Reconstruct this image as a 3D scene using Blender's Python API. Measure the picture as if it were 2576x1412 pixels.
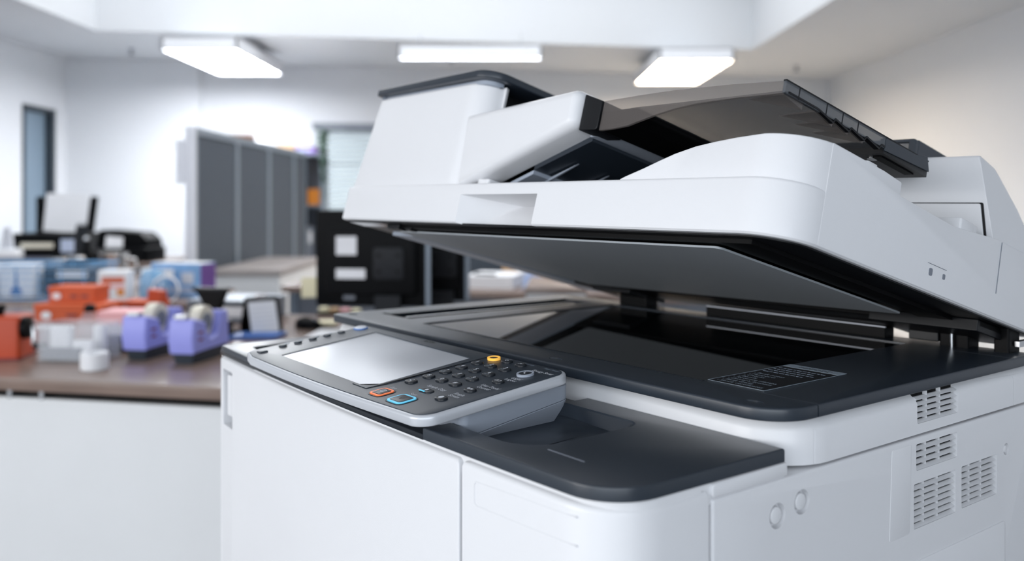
import bpy, bmesh, math, random
from mathutils import Vector, Matrix
random.seed(7)
for o in list(bpy.data.objects): bpy.data.objects.remove(o)
scn = bpy.context.scene
COL = scn.collection

# ---------------------------------------------------------------- camera
CAMZ = 1.16
FPX = 2268.0
cam_d = bpy.data.cameras.new('camera'); cam = bpy.data.objects.new('camera', cam_d); COL.objects.link(cam)
cam.location = (0, 0, CAMZ); cam.rotation_euler = (math.radians(90), 0, 0)
cam_d.sensor_width = 36; cam_d.lens = FPX/2576*36
cam_d.shift_y = -201/2576
cam_d.clip_start = .02; cam_d.clip_end = 100
cam_d.dof.use_dof = True; cam_d.dof.focus_distance = .72; cam_d.dof.aperture_fstop = 4.4
scn.camera = cam

# ---------------------------------------------------------------- world, light, exposure
w = bpy.data.worlds.new('world'); scn.world = w; w.use_nodes = True
bg = w.node_tree.nodes['Background']; bg.inputs[0].default_value = (.80, .88, 1, 1); bg.inputs[1].default_value = .35
scn.view_settings.view_transform = 'Standard'; scn.view_settings.look = 'None'
scn.view_settings.gamma = 1; scn.view_settings.use_curve_mapping = False
scn.view_settings.exposure = 0.52

def area(name, loc, rot, sx, sy, power, col):
    l = bpy.data.lights.new(name, 'AREA'); l.shape = 'RECTANGLE'; l.size = sx; l.size_y = sy; l.energy = power; l.color = col
    o = bpy.data.objects.new(name, l); COL.objects.link(o); o.location = loc; o.rotation_euler = rot
    return o
# added side fill lamp, then daylight from the rear windows and the skylight overhead
area('side_fill_lamp', (-4.40, -1.2, 1.62), (math.radians(90), 0, math.radians(-90)), 3.4, 1.5, 74, (1, .985, .965))  # lamp added out of view to brighten the copier front
area('rear_window_daylight', (-.9, -3.15, 1.55), (math.radians(90), 0, 0), 5.4, 1.5, 66, (.86, .93, 1))
area('skylight_daylight', (-.6, 5.4, 3.75), (0, 0, 0), 5.4, 5.0, 145, (.95, .975, 1))

# ---------------------------------------------------------------- materials
MATS = {}
def mat(name, col, rough=.5, metal=0, spec=.5, bump=0, bscale=300, var=0, vscale=8, trans=0, emit=0, coat=0, ecol=None, alpha=1, ior=1.45, stretch=None):
    m = bpy.data.materials.new(name); m.use_nodes = True; nt = m.node_tree; b = nt.nodes['Principled BSDF']
    b.inputs['Base Color'].default_value = (*col, 1); b.inputs['Roughness'].default_value = rough
    b.inputs['Metallic'].default_value = metal; b.inputs['Specular IOR Level'].default_value = spec
    b.inputs['Transmission Weight'].default_value = trans; b.inputs['Coat Weight'].default_value = coat
    b.inputs['IOR'].default_value = ior; b.inputs['Alpha'].default_value = alpha
    if emit:
        b.inputs['Emission Color'].default_value = (*(ecol or col), 1); b.inputs['Emission Strength'].default_value = emit
    if bump or var:
        tc = nt.nodes.new('ShaderNodeTexCoord'); mp = nt.nodes.new('ShaderNodeMapping'); nt.links.new(tc.outputs['Object'], mp.inputs[0])
        if stretch: mp.inputs['Scale'].default_value = stretch
    if bump:
        n = nt.nodes.new('ShaderNodeTexNoise'); n.inputs['Scale'].default_value = bscale; n.inputs['Detail'].default_value = 2
        nt.links.new(mp.outputs[0], n.inputs['Vector'])
        bp = nt.nodes.new('ShaderNodeBump'); bp.inputs['Strength'].default_value = bump; bp.inputs['Distance'].default_value = .001
        nt.links.new(n.outputs['Fac'], bp.inputs['Height']); nt.links.new(bp.outputs[0], b.inputs['Normal'])
    if var:
        n = nt.nodes.new('ShaderNodeTexNoise'); n.inputs['Scale'].default_value = vscale; n.inputs['Detail'].default_value = 4
        nt.links.new(mp.outputs[0], n.inputs['Vector'])
        r = nt.nodes.new('ShaderNodeValToRGB')
        r.color_ramp.elements[0].position = .3; r.color_ramp.elements[1].position = .7
        r.color_ramp.elements[0].color = (*[c*(1-var) for c in col], 1); r.color_ramp.elements[1].color = (*[min(1, c*(1+var)) for c in col], 1)
        nt.links.new(n.outputs['Fac'], r.inputs[0]); nt.links.new(r.outputs[0], b.inputs['Base Color'])
    MATS[name] = m
    return m
mat('white_plastic', (.77, .772, .79), .30, bump=.06, bscale=900, var=.012, vscale=5)
mat('white_plastic_smooth', (.78, .782, .80), .26, var=.01)
mat('grey_plastic', (.36, .40, .47), .4, bump=.06, bscale=900, var=.02)
mat('graphite', (.023, .031, .043), .31, spec=.7, bump=.05, bscale=1100, var=.03)
mat('graphite_gloss', (.010, .013, .018), .2, var=.03)
mat('dark_plastic', (.006, .0065, .008), .36, spec=.3, var=.05)
mat('black_plastic', (.002, .002, .0025), .5, spec=.15, var=.1)
mat('silver_rim', (.62, .64, .68), .28, metal=.25, var=.01)
mat('screen_glass', (.075, .09, .125), .28, spec=.06, var=.02)
mat('panel_face', (.028, .038, .052), .34, var=.03)
mat('key_plastic', (.010, .013, .018), .30, var=.05)
mat('ink_white', (.75, .78, .84), .5, var=.01)
mat('ink_dim', (.22, .27, .34), .5, var=.01)
mat('ink_grey', (.30, .36, .42), .5, var=.01)
mat('ink_black', (.006, .006, .008), .5, var=.01)
mat('led_orange', (.90, .20, .06), .35, emit=.25, var=.02)
mat('led_cyan', (.12, .55, .80), .3, emit=.35, var=.02)
mat('led_yellow', (.95, .50, .08), .35, emit=.35, var=.02)
mat('home_blue', (.06, .20, .55), .3, var=.02)
mat('platen_glass', (.004, .005, .006), .03, spec=.6, coat=.3, var=.02)
mat('pad_shaded', (.36, .385, .41), .5, var=.02)  # white pad greyed: the shade under the lid is put into its colour
mat('smoke', (.11, .12, .135), .2, spec=.6, coat=.2, alpha=.66, var=.02)
mat('smoke_clear', (.16, .14, .13), .18, spec=.6, coat=.3, alpha=.42, var=.03)
mat('steel', (.65, .66, .68), .25, metal=1, var=.02)
mat('wall_paint', (.68, .70, .73), .7, bump=.1, bscale=120, var=.01, vscale=1)
mat('ceiling_paint', (.66, .68, .705), .8, bump=.1, bscale=90, var=.01, vscale=1)
mat('floor_vinyl', (.24, .245, .26), .4, bump=.1, bscale=80, var=.06, vscale=3)
mat('light_diffuser', (1, 1, 1), .5, emit=25, ecol=(.95, .97, 1), var=.01)
mat('light_diffuser_warm', (1, .95, .88), .5, emit=22, ecol=(1, .80, .58), var=.01)
mat('fixture_white', (.78, .80, .84), .4, var=.01)
mat('desk_wood', (.225, .160, .132), .24, bump=.1, bscale=60, var=.14, vscale=6, stretch=(1, 14, 14))
mat('desk_white', (.78, .79, .80), .45, var=.01)
mat('fabric_grey', (.072, .088, .110), .85, bump=.4, bscale=500, var=.06, vscale=40)
mat('frame_grey', (.22, .265, .32), .4, metal=.2, var=.02)
mat('frame_light', (.66, .68, .74), .4, var=.02)
mat('lavender', (.33, .35, .84), .42, var=.02)
mat('slate_base', (.035, .045, .06), .5, var=.05)
mat('cream_tape', (.78, .74, .62), .35, var=.03)
mat('maroon', (.20, .02, .02), .4, var=.05)
mat('orange_red', (.52, .060, .014), .42, var=.05, vscale=14)
mat('orange_card', (.62, .095, .02), .5, var=.05)
mat('pink_paper', (.90, .48, .50), .6, var=.03)
mat('paper', (.84, .85, .88), .6, var=.02)
mat('paper_cream', (.86, .80, .55), .6, var=.02)
mat('blue_wire', (.16, .38, .66), .35, var=.03)
mat('blue_card', (.22, .42, .72), .45, var=.2, vscale=14)
mat('blue_dark', (.04, .13, .42), .45, var=.2, vscale=20)
mat('purple_card', (.15, .06, .30), .45, var=.1)
mat('clear_plastic', (.82, .85, .90), .12, alpha=.2, var=.02)
mat('blue_film', (.25, .50, .75), .15, alpha=.55, var=.15, vscale=20)
mat('chrome', (.82, .82, .82), .14, metal=1, var=.02)
mat('leaf_green', (.02, .06, .035), .5, var=.3, vscale=20)
mat('cardboard', (.55, .36, .20), .7, var=.08)
mat('brown_lid', (.28, .13, .07), .5, var=.1)
mat('orange_box', (.75, .26, .03), .5, var=.05)
mat('door_blue', (.20, .27, .34), .45, var=.02)
mat('door_frame', (.03, .042, .055), .45, var=.05)
mat('sky_pane', (.60, .68, .74), .15, emit=.35, ecol=(.82, .93, 1), var=.02)
mat('blind_white', (.50, .56, .58), .5, var=.02)
mat('monitor_black', (.002, .0025, .0035), .5, spec=.12, var=.1)
mat('monitor_grey', (.012, .014, .018), .5, spec=.25, var=.05)
mat('mid_grey', (.20, .22, .26), .5, var=.04)
mat('pale_blue', (.50, .58, .75), .5, var=.05)

# ---------------------------------------------------------------- mesh helpers
def rpoly(pts, n=6):
    """polygon with rounded corners; pts = (x, y[, r])"""
    out = []; N = len(pts)
    for i, p in enumerate(pts):
        r = p[2] if len(p) > 2 else 0
        P = Vector(p[:2]); A = Vector(pts[i-1][:2]); Bq = Vector(pts[(i+1) % N][:2])
        if r <= 0: out.append((P.x, P.y)); continue
        u = (A-P).normalized(); v = (Bq-P).normalized()
        ang = u.angle(v)
        if ang > 3.13: out.append((P.x, P.y)); continue
        t = r/math.tan(ang/2); c = P+(u+v).normalized()*(r/math.sin(ang/2))
        s = P+u*t; e = P+v*t
        a0 = math.atan2(s.y-c.y, s.x-c.x); a1 = math.atan2(e.y-c.y, e.x-c.x)
        d = (a1-a0+math.pi) % (2*math.pi)-math.pi
        for k in range(n+1):
            a = a0+d*k/n; out.append((c.x+r*math.cos(a), c.y+r*math.sin(a)))
    return out
def rrect(x0, x1, y0, y1, r, n=5):
    return rpoly([(x0, y0, r), (x1, y0, r), (x1, y1, r), (x0, y1, r)], n)
def circle(cx, cy, r, n=24, ry=None):
    return [(cx+r*math.cos(2*math.pi*i/n), cy+(ry or r)*math.sin(2*math.pi*i/n)) for i in range(n)]
def inset(poly, d):
    if abs(d) < 1e-9: return list(poly)
    N = len(poly); A = sum(poly[i-1][0]*poly[i][1]-poly[i][0]*poly[i-1][1] for i in range(N)); sg = 1 if A > 0 else -1
    out = []
    for i in range(N):
        p = Vector(poly[i]); a = Vector(poly[i-1]); b = Vector(poly[(i+1) % N])
        e1 = (p-a); e2 = (b-p)
        if e1.length < 1e-9: e1 = e2
        if e2.length < 1e-9: e2 = e1
        e1 = e1.normalized(); e2 = e2.normalized()
        n1 = Vector((-e1.y, e1.x))*sg; n2 = Vector((-e2.y, e2.x))*sg
        m = n1+n2
        if m.length < 1e-6: m = n1
        k = d/max(.35, (1+n1.dot(n2))/2)
        q = p+m*.5*k
        out.append((q.x, q.y))
    return out
ident = lambda x, y, z: (x, y, z)
class B:
    def __init__(s, f=ident): s.v = []; s.fc = []; s.f = f
    def add(s, p, f=None): s.v.append(tuple((f or s.f)(*p))); return len(s.v)-1
    def loft(s, poly, levels, f=None, caps=(1, 1)):
        f = f or s.f; rings = []
        for ins, h in levels:
            rings.append([s.add((x, y, h), f) for x, y in inset(poly, ins)])
        N = len(poly)
        for a, b in zip(rings, rings[1:]):
            for i in range(N): j = (i+1) % N; s.fc.append((a[i], a[j], b[j], b[i]))
        if caps[0]: s.fc.append(tuple(reversed(rings[0])))
        if caps[1]: s.fc.append(tuple(rings[-1]))
        return s
    def slab(s, poly, z0, z1, rt=0, rb=0, f=None, n=3):
        lv = []
        if rb:
            for k in range(n+1): a = math.pi/2*k/n; lv.append((rb*(1-math.sin(a)), z0+rb*(1-math.cos(a))))
        else: lv.append((0, z0))
        if rt:
            for k in range(n+1): a = math.pi/2*k/n; lv.append((rt*(1-math.cos(a)), z1-rt*(1-math.sin(a))))
        else: lv.append((0, z1))
        return s.loft(poly, lv, f)
    def box(s, x0, x1, y0, y1, z0, z1, f=None):
        return s.loft([(x0, y0), (x1, y0), (x1, y1), (x0, y1)], [(0, z0), (0, z1)], f)
    def lathe(s, prof, c=(0, 0, 0), n=24, f=None):
        f = f or s.f; rings = []
        for r, z in prof:
            rings.append([s.add((c[0]+max(r, 1e-5)*math.cos(2*math.pi*i/n), c[1]+max(r, 1e-5)*math.sin(2*math.pi*i/n), c[2]+z), f) for i in range(n)])
        for a, b in zip(rings, rings[1:]):
            for i in range(n): j = (i+1) % n; s.fc.append((a[i], a[j], b[j], b[i]))
        s.fc.append(tuple(reversed(rings[0]))); s.fc.append(tuple(rings[-1]))
        return s
    def tube(s, pts, r, n=8, closed=False, f=None):
        f = f or s.f; pts = [Vector(p) for p in pts]; rings = []; N = len(pts)
        up = Vector((0, 0, 1))
        for i, p in enumerate(pts):
            if closed: t = pts[(i+1) % N]-pts[i-1]
            else: t = pts[min(i+1, N-1)]-pts[max(i-1, 0)]
            t.normalize()
            u = t.cross(up if abs(t.z) < .95 else Vector((1, 0, 0))).normalized(); v = t.cross(u)
            rr = r[i] if isinstance(r, (list, tuple)) else r
            rings.append([s.add(tuple(p+(u*math.cos(2*math.pi*k/n)+v*math.sin(2*math.pi*k/n))*rr), f) for k in range(n)])
        prs = list(zip(rings, rings[1:]))
        if closed: prs.append((rings[-1], rings[0]))
        for a, b in prs:
            for i in range(n): j = (i+1) % n; s.fc.append((a[i], a[j], b[j], b[i]))
        if not closed: s.fc.append(tuple(reversed(rings[0]))); s.fc.append(tuple(rings[-1]))
        return s
    def frame(s, outer, inner, z0, z1, f=None):
        """ring slab; outer and inner have the same vertex count"""
        f = f or s.f; N = len(outer)
        R = [[s.add((x, y, z), f) for x, y in P] for P, z in ((outer, z0), (outer, z1), (inner, z1), (inner, z0))]
        for k in range(4):
            a, b = R[k], R[(k+1) % 4]
            for i in range(N): j = (i+1) % N; s.fc.append((a[i], a[j], b[j], b[i]))
        return s
    def mesh(s, name):
        me = bpy.data.meshes.new(name)
        bm = bmesh.new(); vs = [bm.verts.new(v) for v in s.v]
        for f in s.fc:
            try: bm.faces.new([vs[i] for i in f])
            except ValueError: pass
        bmesh.ops.remove_doubles(bm, verts=bm.verts, dist=1e-6)
        bmesh.ops.recalc_face_normals(bm, faces=bm.faces)
        bm.to_mesh(me); bm.free()
        return me
def finish(me, ang=32):
    me.polygons.foreach_set('use_smooth', [True]*len(me.polygons))
    me.set_sharp_from_angle(angle=math.radians(ang))
def obj(name, b, m, parent=None, bevel=0, seg=2, ang=32, cuts=(), bang=40):
    me = b.mesh(name) if isinstance(b, B) else b
    o = bpy.data.objects.new(name, me); COL.objects.link(o)
    me.materials.append(MATS[m] if isinstance(m, str) else m)
    if cuts:
        tmp = []
        for c in cuts:
            co = bpy.data.objects.new('cutter', c.mesh('cutter')); COL.objects.link(co); tmp.append(co)
            md = o.modifiers.new('cut', 'BOOLEAN'); md.operation = 'DIFFERENCE'; md.solver = 'EXACT'; md.object = co
        bpy.context.view_layer.update()
        dg = bpy.context.evaluated_depsgraph_get()
        nm = bpy.data.meshes.new_from_object(o.evaluated_get(dg)); o.modifiers.clear(); o.data = nm; nm.name = name
        for co in tmp: cm = co.data; bpy.data.objects.remove(co); bpy.data.meshes.remove(cm)
        bpy.data.meshes.remove(me); me = nm
    finish(me, ang)
    if bevel:
        md = o.modifiers.new('bevel', 'BEVEL'); md.width = bevel; md.segments = seg; md.limit_method = 'ANGLE'; md.angle_limit = math.radians(bang)
        md.harden_normals = True
    if parent is not None: o.parent = parent
    return o
def thing(name, label, cat, loc=(0, 0, 0), rz=0, group=None):
    o = bpy.data.objects.new(name, None); COL.objects.link(o); o.empty_display_size = .05
    o.location = loc; o.rotation_euler = (0, 0, rz); o['label'] = label; o['category'] = cat
    if group: o['group'] = group
    return o
def tag(o, label, cat, group=None, loc=None, rz=None):
    o['label'] = label; o['category'] = cat
    if group: o['group'] = group
    if loc is not None: o.location = loc
    if rz is not None: o.rotation_euler = (0, 0, rz)
    return o
def struct(o): o['kind'] = 'structure'; return o
def copy_tree(o, parent=None):
    c = o.copy(); COL.objects.link(c); c.parent = parent
    for ch in list(o.children): copy_tree(ch, c)
    return c
_tc = {}
def text_geo(s, size, align='CENTER', bold=0):
    k = (s, size, align, bold)
    if k not in _tc:
        cu = bpy.data.curves.new('txt', 'FONT'); cu.body = s; cu.size = size; cu.align_x = align; cu.align_y = 'CENTER'; cu.resolution_u = 2; cu.offset = bold
        to = bpy.data.objects.new('txt', cu); COL.objects.link(to)
        dg = bpy.context.evaluated_depsgraph_get()
        me = bpy.data.meshes.new_from_object(to.evaluated_get(dg))
        _tc[k] = ([tuple(v.co) for v in me.vertices], [tuple(p.vertices) for p in me.polygons])
        bpy.data.objects.remove(to); bpy.data.curves.remove(cu); bpy.data.meshes.remove(me)
    return _tc[k]
def put_text(b, s, size, x, y, z, f=None, align='CENTER', bold=0, sx=1):
    vs, fs = text_geo(s, size, align, bold); f = f or b.f; o = len(b.v)
    for v in vs: b.v.append(tuple(f(x+v[0]*sx, y+v[1], z)))
    for q in fs: b.fc.append(tuple(i+o for i in q))
    return b
def at(u, v, z=None, D=None):
    if D is None: D = FPX*(CAMZ-z)/(v-505)
    return ((u-1288)/FPX*D, D, CAMZ+(505-v)/FPX*D)

# ================================================================ ROOM
CZ = 2.6
room_l, room_r = -4.56, 3.76
back_l = Vector((-4.56, 9.2)); back_r = Vector((3.76, 10.68))
def backy(x): return back_l.y+(back_r.y-back_l.y)*(x-back_l.x)/(back_r.x-back_l.x)
struct(obj('floor', B().box(-5, 4.2, -3.4, 11.2, -.1, 0), 'floor_vinyl'))
# ceiling with the skylight opening
sk = [(-3.58, 2.9), (2.29, 2.9), (2.29, 8.6), (-3.52, 7.62)]
oc = [(-5, -3.4), (4.2, -3.4), (4.2, 11.2), (-5, 11.2)]
struct(obj('ceiling', B().frame(oc, sk, CZ, CZ+.12), 'ceiling_paint'))
def wallseg(p, q, z0, z1, t=.12, out=1):
    p = Vector(p); q = Vector(q); d = (q-p).normalized(); n = Vector((-d.y, d.x))*t*out
    return B().loft([tuple(p), tuple(q), tuple(q+n), tuple(p+n)], [(0, z0), (0, z1)])
# shaft of the skylight
for nm, p, q in (('wall_skylight_back', sk[3], sk[2]), ('wall_skylight_right', sk[2], sk[1]), ('wall_skylight_left', sk[0], sk[3]), ('wall_skylight_front', sk[1], sk[0])):
    struct(obj(nm, wallseg(p, q, CZ+.12, CZ+1.25), 'ceiling_paint'))
struct(obj('ceiling_skylight', B().box(-4, 2.8, 2.6, 9, CZ+1.26, CZ+1.3), 'ceiling_paint'))
# window in the back wall: opening by segments
win_x0, win_x1, win_z0, win_z1 = -2.10, -.75, 1.0, 1.93
def bp(x, off=0): return (x, backy(x)+off)
bw = B()
for x0, x1, z0, z1 in ((-4.75, win_x0, 0, CZ), (win_x1, 4.0, 0, CZ), (win_x0, win_x1, 0, win_z0), (win_x0, win_x1, win_z1, CZ)):
    bw.loft([bp(x0), bp(x1), bp(x1, .15), bp(x0, .15)], [(0, z0), (0, z1)])
struct(obj('wall_back', bw, 'wall_paint'))
# pilaster where the back wall steps forward on the left
struct(obj('wall_step', B().loft([bp(-4.56, -.12), bp(-3.24, -.12), bp(-3.24, 0), bp(-4.56, 0)], [(0, 0), (0, CZ)]), 'wall_paint', bevel=.004))
# left wall with a doorway and an opening made up for the side lamp
dy0, dy1, dz = 8.28, 8.86, 2.05
lw = B()
for y0, y1, z0, z1 in ((-3.4, -3.0, 0, CZ), (-3.0, .6, 0, .8), (-3.0, .6, 2.42, CZ), (.6, dy0, 0, CZ), (dy1, 9.4, 0, CZ), (dy0, dy1, dz, CZ)): lw.box(-4.68, -4.5, y0, y1, z0, z1)
struct(obj('wall_left', lw, 'wall_paint'))
d1 = struct(obj('door_1', B().box(-4.60, -4.56, dy0+.04, dy1-.05, 0, dz-.04), 'door_blue', bevel=.004))
fr = B()
fr.box(-4.62, -4.485, dy0, dy0+.035, 0, dz); fr.box(-4.62, -4.485, dy1-.06, dy1, 0, dz); fr.box(-4.62, -4.485, dy0, dy1, dz-.04, dz)
obj('door_frame', fr, 'door_frame', d1, bevel=.004)
struct(obj('wall_right', B().box(3.76, 3.9, -3.4, 10.9, 0, CZ), 'wall_paint'))
# wall behind the camera with a band of windows
rw = B()
for x0, x1, z0, z1 in ((-4.68, -3.7, 0, CZ), (1.9, 3.9, 0, CZ), (-3.7, 1.9, 0, .7), (-3.7, 1.9, 2.4, CZ)): rw.box(x0, x1, -3.4, -3.25, z0, z1)
struct(obj('wall_front', rw, 'wall_paint'))
w2 = B()
for x in (-3.7, -1.85, -.02, 1.84): w2.box(x, x+.06, -3.4, -3.3, .7, 2.4)
w2.box(-3.7, 1.9, -3.4, -3.3, .7, .76); w2.box(-3.7, 1.9, -3.4, -3.3, 2.34, 2.4)
struct(obj('window_2', w2, 'frame_light'))
w3 = B()
for y in (-3.0, -1.82, -.64, .54): w3.box(-4.66, -4.56, y, y+.06, .8, 2.42)
w3.box(-4.66, -4.56, -3.0, .6, .8, .86); w3.box(-4.66, -4.56, -3.0, .6, 2.36, 2.42)
struct(obj('added_window', w3, 'frame_light'))  # unseen window frame, put in to carry the added side lamp
# back window: frame, pane, blind slats
wn = B(); a0, a1 = win_x0, win_x1
for x0, x1, z0, z1 in ((a0, a0+.05, win_z0, win_z1), (a1-.05, a1, win_z0, win_z1), (a0, a1, win_z0, win_z0+.05), (a0, a1, win_z1-.05, win_z1), (a0, a1, 1.55, 1.58)):
    wn.loft([bp(x0, .02), bp(x1, .02), bp(x1, .07), bp(x0, .07)], [(0, z0), (0, z1)])
win = struct(obj('window_1', wn, 'frame_grey'))
obj('pane', B().loft([bp(a0, .08), bp(a1, .08), bp(a1, .09), bp(a0, .09)], [(0, win_z0), (0, win_z1)]), 'sky_pane', win)
hr = obj('blind_rail', B().loft([bp(a0-.02, -.06), bp(a1+.02, -.06), bp(a1+.02, 0), bp(a0-.02, 0)], [(0, win_z1-.01), (0, win_z1+.06)]), 'mid_grey', win)
for k in range(17):
    z = win_z1-.05-k*.052
    s_ = B().loft([bp(a0, -.045), bp(a1, -.045), bp(a1, -.012), bp(a0, -.012)], [(0, z), (0, z+.004)])
    s_.v = [(x, y, zz+(.016 if y > backy(x)-.03 else -.014)) for x, y, zz in s_.v]
    obj('blind_slat', s_, 'blind_white', win)
for nm, b_ in (('baseboard_back', wallseg(bp(-3.24, -.015), bp(3.76, -.015), 0, .08, .012)), ('baseboard_right', B().box(3.745, 3.759, -3.2, 10.5, 0, .08)), ('baseboard_left', B().box(-4.499, -4.485, -3.2, 8.2, 0, .08))):
    struct(obj(nm, b_, 'mid_grey'))

# ceiling luminaires hung below the far ceiling
def luminaire(label, x, y, rz, wd, ln, warm, nt=3):
    t = thing('ceiling_luminaire', label, 'lamp', (x, y, 2.39), rz, 'hanging office luminaires')
    hb = B()
    hb.box(-wd/2, wd/2, 0, .015, 0, .11); hb.box(-wd/2, wd/2, ln-.015, ln, 0, .11); hb.box(-wd/2, -wd/2+.015, 0, ln, 0, .11); hb.box(wd/2-.015, wd/2, 0, ln, 0, .11); hb.box(-wd/2, wd/2, 0, ln, .10, .115)
    obj('housing', hb, 'fixture_white', t)
    obj('diffuser', B().box(-wd/2+.02, wd/2-.02, .02, ln-.02, .012, .022), 'light_diffuser_warm' if warm else 'light_diffuser', t)
    for k in range(nt):
        y0 = .04+(ln-.08)*(k+.5)/nt
        obj('louvre', B().box(-wd/2+.018, wd/2-.018, y0-.004, y0+.004, 0, .011), 'fixture_white', t)
    for sx in (-1, 1):
        obj('hanger', B().tube([(sx*wd*.35, ln*.5, .11), (sx*wd*.35, ln*.5, CZ-2.39)], .006, 6), 'steel', t)
    return t
luminaire('white box luminaire with bright cool underside above the grey partition', -2.55, 7.35, math.radians(0), .62, 1.45, False)
luminaire('wide shallow white luminaire seen edge-on between two glowing ones', -.36, 7.75, 0, 1.24, .09, False, 1)
luminaire('white box luminaire with warm glowing underside near the beige wall', 1.62, 7.9, 0, .66, 1.6, True)
for i, (u, v, lab) in enumerate(((330, 131, 'small grey sprinkler head on the ceiling near the blue door'), (1135, 153, 'small grey sprinkler head beyond the wide luminaire'), (2003, 174, 'small grey sprinkler head near the right wall corner'))):
    p = at(u, v-8, CZ)
    tag(obj('sprinkler_head', B().lathe([(.03, 0), (.03, -.008), (.012, -.012), (.012, -.045), (.03, -.05), (.03, -.058), (.004, -.06)], n=14), 'mid_grey'), lab, 'sprinkler', 'ceiling sprinklers', (p[0], p[1], CZ))

# ================================================================ COPIER
ROT = math.atan2(-.7938, .6082)
CX, CY = -.70, .62
def c2w(x, y): return (x*.6082+y*.7938, -.7938*x+.6082*y)
cpx, cpy = c2w(CX, CY)
cop = thing('photocopier', 'large white office photocopier with raised scanner lid and charcoal control panel', 'photocopier', (cpx, cpy, 0), ROT)
def K(x, y, z): return (x-CX, y-CY, z+CAMZ)                      # copier frame, z relative to camera height
TH = math.radians(15.1); LC, LS = math.cos(TH), math.sin(TH)
def L(x, a, b): return K(x, .5145+a*LC+b*LS, -.0225-a*LS+b*LC)   # raised lid: a runs back from its front edge, b is its normal
Lxb = lambda x, b, a: L(x, a, b)                                 # outline in x/b, extruded along a
Lab = lambda a, b, x: L(x, a, b)
PT = math.atan2(.0157, .133); PC, PS = math.cos(PT), math.sin(PT)
def P(x, d, n): return K(x, .335+d*PC-n*PS, -.1527+d*PS+n*PC)    # sloped control panel
Kyz = lambda y, z, x: K(x, y, z)
XL, XR = -1.023, -.364
FLOOR = -CAMZ
def yf(x): return .3475+.08*(x+.60)**2

# ---- body
core = B(K)
core.box(XL+.012, XR-.0199, .385, .885, FLOOR+.05, -.186)
obj('body', core, 'white_plastic', cop)
fp = B(K); fp.box(XL+.04, XR-.04, .40, .86, FLOOR+.0, FLOOR+.055); obj('plinth', fp, 'dark_plastic', cop)
# front door, left leaf, with recessed pull
xs = [XL+(-.5145-XL)*i/18 for i in range(19)]
po = [(x, yf(x)) for x in xs]+[(-.5145, .384), (XL, .384)]
po[0] = (XL+.004, yf(XL)); po.insert(0, (XL, yf(XL)+.004))
dl = B(K).slab(po, FLOOR+.09, -.1775, rt=.0045)
hc = B(K).slab(rpoly([(-1.0105, -.1905, .004), (-.975, -.1905, .003), (-.975, -.2525, .003), (-1.0105, -.2525, .003)], 4), .34, .379, f=lambda x, z, y: K(x, y, z))
fd = obj('front_door', dl, 'white_plastic', cop, bevel=.0015, cuts=[hc])
hp = B(); 
hp.slab(rpoly([(-1.0075, -.197, .003), (-.979, -.197, .003), (-.979, -.243, .003), (-1.0075, -.243, .003)], 3), .3735, .3655, rt=0, f=lambda x, z, y: K(x, y, z))
obj('door_pull', hp, 'white_plastic_smooth', fd, bevel=.001)
# front door, right leaf, wrapping the corner
xs = [-.5105+(-.415+.5105)*i/8 for i in range(9)]
pr = [(x, yf(x)) for x in xs]+[(-.366, yf(-.366), .042), (-.364, .431, .001), (-.39, .431), (-.39, .40), (-.5105, .384)]
pr = rpoly(pr, 10)
dr = B(K).slab(pr, FLOOR+.09, -.1775, rt=.0045)
rd = obj('front_door', dr, 'white_plastic', cop)
# shallow rectangular groove on the right leaf
def ribbon(b, pts, wd, h, f):
    for p, q in zip(pts, pts[1:]):
        p = Vector(p); q = Vector(q); d = (q-p).normalized(); n = Vector((-d.y, d.x))*wd/2
        b.loft([tuple(p-n), tuple(q-n), tuple(q+n), tuple(p+n)], [(0, -.001), (0, h)], f)
gp = rpoly([(-.396, -.1855), (-.496, -.1885, .003), (-.496, -.2045, .003), (-.396, -.2025)], 4)
gb = B()
gl = [(x, z) for x, z in gp]
ribbon(gb, gl, .0009, .0004, lambda x, z, h: K(x, yf(x)-h, z))
obj('groove_moulding', gb, 'white_plastic_smooth', rd)
# narrow ledge between the doors and the tray, set back
tp = [(XL+.006, .372)]+[(x, yf(x)+.004) for x in [XL+.008+.02*i for i in range(30)]]+[(-.366, yf(-.366)+.004, .036), (-.366, .431), (-.366, .5085), (XL+.006, .5085)]
obj('top_ledge', B(K).slab(rpoly(tp, 8), -.187, -.1735, rt=.002), 'white_plastic', cop, cuts=[B(K).box(-.60, -.44, .364, .50, -.20, -.16)])
# ---- charcoal side tray / worktop in front of the scanner
def tray_outline(x0, x1, ins=0, rr=.034):
    n = 16
    pts = [(x0+(x1-x0)*i/n, yf(x0+(x1-x0)*i/n)-.0005+ins) for i in range(n)]
    return pts
tr = tray_outline(-.5595, -.410)+[(-.410, yf(-.410)-.0005)]+[(-.366, yf(-.366)-.0005, .036), (-.3655, .5085), (-.5595, .5085)]
rec = B(K); rp = rpoly([(-.575, .3685), (-.462, .3685, .035), (-.468, .483, .016), (-.575, .483)], 8)
ring0 = [rec.add((x, y, -.160)) for x, y in rp]
ring1 = [rec.add((x, y, -.166)) for x, y in inset(rp, .002)]
ring2 = [rec.add((x, y, -.1695-.0095*max(0, min(1, (-.462-x)/.06)))) for x, y in inset(rp, .012)]
for a_, b_ in ((ring0, ring1), (ring1, ring2)):
    for i in range(len(rp)): j = (i+1) % len(rp); rec.fc.append((a_[i], a_[j], b_[j], b_[i]))
rec.fc.append(tuple(ring0)); rec.fc.append(tuple(reversed(ring2)))
wt = obj('worktop_tray', B(K).slab(rpoly(tr, 10), -.1737, -.1648, rt=.0016), 'graphite', cop, cuts=[rec], bevel=.0016, bang=25)
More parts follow.
